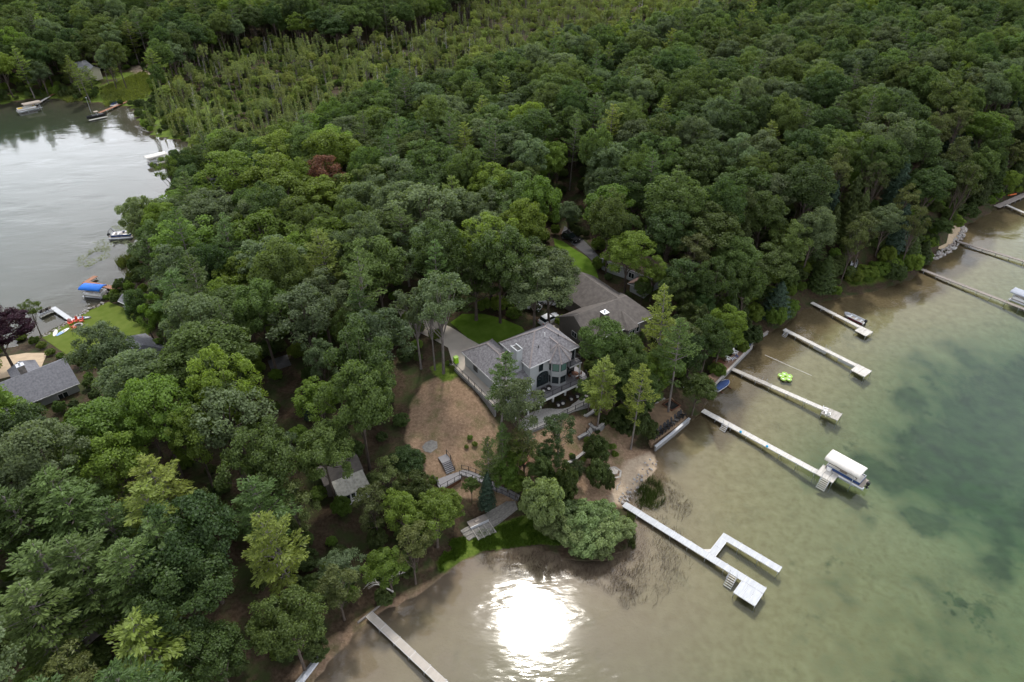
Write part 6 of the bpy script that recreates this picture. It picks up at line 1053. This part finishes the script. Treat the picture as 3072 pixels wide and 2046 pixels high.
# driftwood and the bleached snag by the bay
def branchy(name, label, u, v, z, ang, n_=7, L_=4.0, m='dead', cat='driftwood', el=.25):
    p = P(u, v, z); q = MB(); q.tube([(0, 0, 0), (L_ * .4, .2, el * L_ * .5), (L_, 0, el * L_)], [.13, .09, .03], 6)
    for k in range(n_): t = rng.uniform(.2, .95); a_ = rng.uniform(-1.3, 1.3); l = L_ * rng.uniform(.2, .45); b0 = (L_ * t, .1, el * L_ * t); q.tube([b0, (b0[0] + l * .5 * math.cos(a_), b0[1] + l * .5 * math.sin(a_), b0[2] + l * .25), (b0[0] + l * math.cos(a_), b0[1] + l * math.sin(a_) * 1.1, b0[2] + l * rng.uniform(-.1, .5))], [.05, .035, .012], 5, False)
    o = q.build(name, m); o.location = p; o.rotation_euler = (0, 0, ang); tag(o, label, cat)
branchy('bleached_snag', 'bleached white dead branches leaning out over the bay bank', 1180, 1775, 2.2, R(150), 12, 4.2, el=.12, cat='dead tree'); branchy('bleached_snag', 'second bleached branch beside the white snag', 1150, 1745, 3.0, R(20), 8, 3.0, el=.2, cat='dead tree')
for k, (u, v, a_) in enumerate(((420, 385, 20), (445, 395, 150), (405, 378, -40), (470, 402, 80), (385, 340, 30))): branchy('driftwood', 'grey driftwood log tangled at the bay narrows', u, v, .15, R(a_), 5, 6.0, 'dead', el=.05); C.objects[-1]['group'] = 'driftwood at the narrows'
for k, (u, v, a_) in enumerate(zip((1790, 1770, 1850), (1500, 1490, 1470), (20, 140, 60))): branchy('driftwood', 'bleached driftwood branch on the sandy point', u, v, .3, R(a_), 4, 1.8, 'dead', el=.08); C.objects[-1]['group'] = 'driftwood on the point'
# ------------------------------------------------------------------ reeds, rushes, lily pads, ground cover, shore undergrowth (past counting)
def blades(name, label, cat, polys, n_, h0, h1, wd, m, lean=.15, zmin=-2, pxz=0.0):
    Vs, Fs, T = [], [], []; k = 0
    for poly, wt in polys:
        Wp = [P(u, v, pxz)[:2] for u, v in poly]; A = np.array(Wp); x = rng.uniform(A[:, 0].min(), A[:, 0].max(), n_ * 6); y = rng.uniform(A[:, 1].min(), A[:, 1].max(), n_ * 6); sdv = sdist(Wp, x, y); ok = (sdv > 0) & (rng.random(len(x)) < np.clip(.25 + sdv * .25, 0, 1)) & (np.sin(x * 1.7 + np.sin(y * 1.1) * 2) * np.sin(y * 1.3) > -.55); x, y = x[ok][:int(n_ * wt)], y[ok][:int(n_ * wt)]
        z = np.maximum(hgt(x, y), zmin); zt = np.maximum(z, 0) + rng.uniform(h0, h1, len(x)); a_ = rng.uniform(0, 6.28, len(x)); lx, ly = rng.normal(size=len(x)) * lean, rng.normal(size=len(x)) * lean
        dx, dy = np.cos(a_) * wd / 2, np.sin(a_) * wd / 2
        V = np.stack([np.stack([x - dx, y - dy, z], 1), np.stack([x + dx, y + dy, z], 1), np.stack([x + lx + dx * .3, y + ly + dy * .3, zt], 1), np.stack([x + lx - dx * .3, y + ly - dy * .3, zt], 1)], 1).reshape(-1, 3); Vs.append(V); Fs.append(np.arange(len(V)).reshape(-1, 4) + k); k += len(V); T.append(np.repeat(rng.random(len(x)), 4))
    return stuff(link(D.objects.new(name, npmesh(name, np.vstack(Vs), np.vstack(Fs), m, np.concatenate(T)))), label, cat)
blades('rushes', 'dark thin rushes standing in the shallows round the willow bushes', 'rushes', [(f((1240, 1255), (1300, 1290), (1400, 1295), (1455, 1250), (1480, 1270), (1490, 1380), (1440, 1400), (1380, 1350), (1290, 1330), (1180, 1330), (1090, 1300), (1110, 1275)), 1.0), (f((1460, 1190), (1530, 1180), (1600, 1260), (1580, 1340), (1500, 1400), (1470, 1300)), .35), (f((1505, 1080), (1560, 1110), (1600, 1170), (1560, 1200), (1500, 1150)), .2)], 4600, .25, .7, .03, 'rush', .25)
blades('reed_clump', 'dense green reeds beside the start of the hooked dock', 'reeds', [(f((1455, 1150), (1468, 1120), (1495, 1095), (1520, 1110), (1532, 1150), (1510, 1172), (1470, 1170)), 1.0), (f((1440, 1180), (1458, 1190), (1462, 1260), (1445, 1270)), .4)], 1900, .5, 1.2, .05, 'reed', .2)
blades('bay_reeds', 'green reeds standing in the left bay beside the trees', 'reeds', [(f((265, 605), (300, 590), (330, 570), (340, 590), (310, 612), (280, 618)), 1.0), (f((300, 630), (310, 640), (300, 650), (290, 645)), .2)], 1500, 1.0, 2.0, .10, 'reed', .35)
blades('ground_cover', 'lush low green plants on the bay bank below the paving', 'plants', [(f((1088, 1225), (1130, 1215), (1200, 1188), (1260, 1195), (1290, 1250), (1240, 1246), (1110, 1262), (1085, 1258)), 1.0), (f((1008, 1290), (1040, 1240), (1070, 1235), (1072, 1262), (1012, 1312)), .6)], 9000, .15, .5, .13, 'grassy', .15, pxz=.6)
blades('meadow_grass', 'tall bright meadow grass on the far shore', 'grass', [(f((225, 205), (330, 165), (370, 190), (340, 225), (240, 240)), 1.0), (f((125, 215), (200, 190), (215, 225), (150, 230)), .5)], 9000, .3, .9, .35, 'swamp', .3, pxz=.9)
Vs, Fs = [], []; k = 0
for poly, n_ in ((f((205, 560), (250, 545), (290, 535), (300, 560), (240, 580), (200, 590)), 420), (f((180, 590), (250, 565), (255, 590), (200, 615), (170, 610)), 420), (f((255, 520), (300, 515), (305, 530), (270, 538)), 200)):
    Wp = [P(u, v, 0)[:2] for u, v in poly]; A = np.array(Wp); c_ = 0
    while c_ < n_:
        x, y = rng.uniform(A[:, 0].min(), A[:, 0].max()), rng.uniform(A[:, 1].min(), A[:, 1].max())
        if not inpoly(Wp, [x], [y])[0]: continue
        if math.sin(x * .9) * math.sin(y * .7 + 1) < -.35: c_ += 1; continue
        r_ = rng.uniform(.10, .22); Vs += [(x + r_ * math.cos(t), y + r_ * math.sin(t), .012) for t in np.linspace(.3, 6.0, 6)]; Fs.append(list(range(k, k + 6))); k += 6; c_ += 1
stuff(link(D.objects.new('lily_pads', npmesh('lily_pads', np.array(Vs), np.array(Fs), 'lily', rng.random(len(Vs))))), 'patch of pale lily pads floating in the left bay', 'lily pads')
# undergrowth along wooded shores and clearings
pts = []; sb = shr
NX = 26000; X = rng.uniform(-260, 300, NX); Y = 30 + 330 * rng.random(NX); Hh = hgt(X, Y); dl_ = np.minimum(-sdist(LR, X, Y), -sdist(LL, X, Y)); occ = {}
YD = [G(u, v)[:2] for u, v in yard]
NOB = CLEAR + [f((1330, 1020), (1500, 1000), (1530, 880), (1640, 850), (1800, 740), (1800, 800), (1520, 1080), (1430, 1170), (1300, 1180))]
for x, y, z, d_ in zip(X, Y, Hh, dl_):
    if d_ < .3 or not visible(x, y, z): continue
    sp = (1.9 if x > 20 else 2.4) if d_ < 9 else 4.2
    if d_ > 9 and rng.random() < .35: continue
    kx = (int(x // sp), int(y // sp), sp)
    if kx in occ: continue
    s_ = rng.uniform(.27, .62) * (1.35 if x > 20 and d_ < 9 else 1); 
    pj = np.array([J(x, y, z)])
    if any(inpoly(c, pj[:, 0], pj[:, 1]).any() for c in CLEAR): continue
    occ[kx] = 1; pts.append((x, y, z, int(rng.integers(0, 3)), s_, s_ * rng.uniform(.7, 1.3)))
scatter_stuff('undergrowth', pts, [(sb, ('oak', None)), (sb, ('maple', None)), (sb, ('cedar', None))], ('low leafy undergrowth along the shores and under the trees', 'undergrowth'))
for (u, v, r_) in ((1080, 1010, .5), (1092, 1025, .5), (1072, 1030, .4), (995, 1110, .8), (1040, 850, .6), (1028, 838, .5)): x, y, z = G(u * K, v * K); plant('shrub', 0, x, y, r_ * 1.4, r_, 'maple', 'small_shrub', 'small green shrub on the bare yard', 'shrub', 'small shrubs on the yard')
for (u, v, r_) in ((50, 780, 1.2), (80, 790, 1.1), (100, 800, 1.0), (120, 815, 1.0), (140, 822, .8), (290, 690, 1.2), (270, 680, 1.0), (245, 688, .8)): x, y, z = G(u * K, v * K); plant('shrub', 0, x, y, r_ * 1.3, r_, 'maple', 'garden_shrub', 'leafy garden shrub edging the lakeside lawn', 'shrub', 'shrubs round the lakeside lawn')
for k in range(46):                            # planted bed: low bushes, some turning yellow and red
    u, v = rng.uniform(1200, 1420), rng.uniform(985, 1105)
    if (u - 1300) * .3 + (v - 1045) > 62 or not (v > 1120 - (u - 1180) * .75): continue
    x, y, z = G(u * K, v * K); r_ = rng.uniform(.3, .65); plant('shrub', k, x, y, r_ * 1.3, r_, ('maple', 'cedar', 'pineb', 'rust')[int(rng.choice(4, p=[.4, .3, .22, .08]))], 'bed_shrub', 'low garden bush in the mulched terrace beds', 'shrub', 'bushes in the terrace beds')
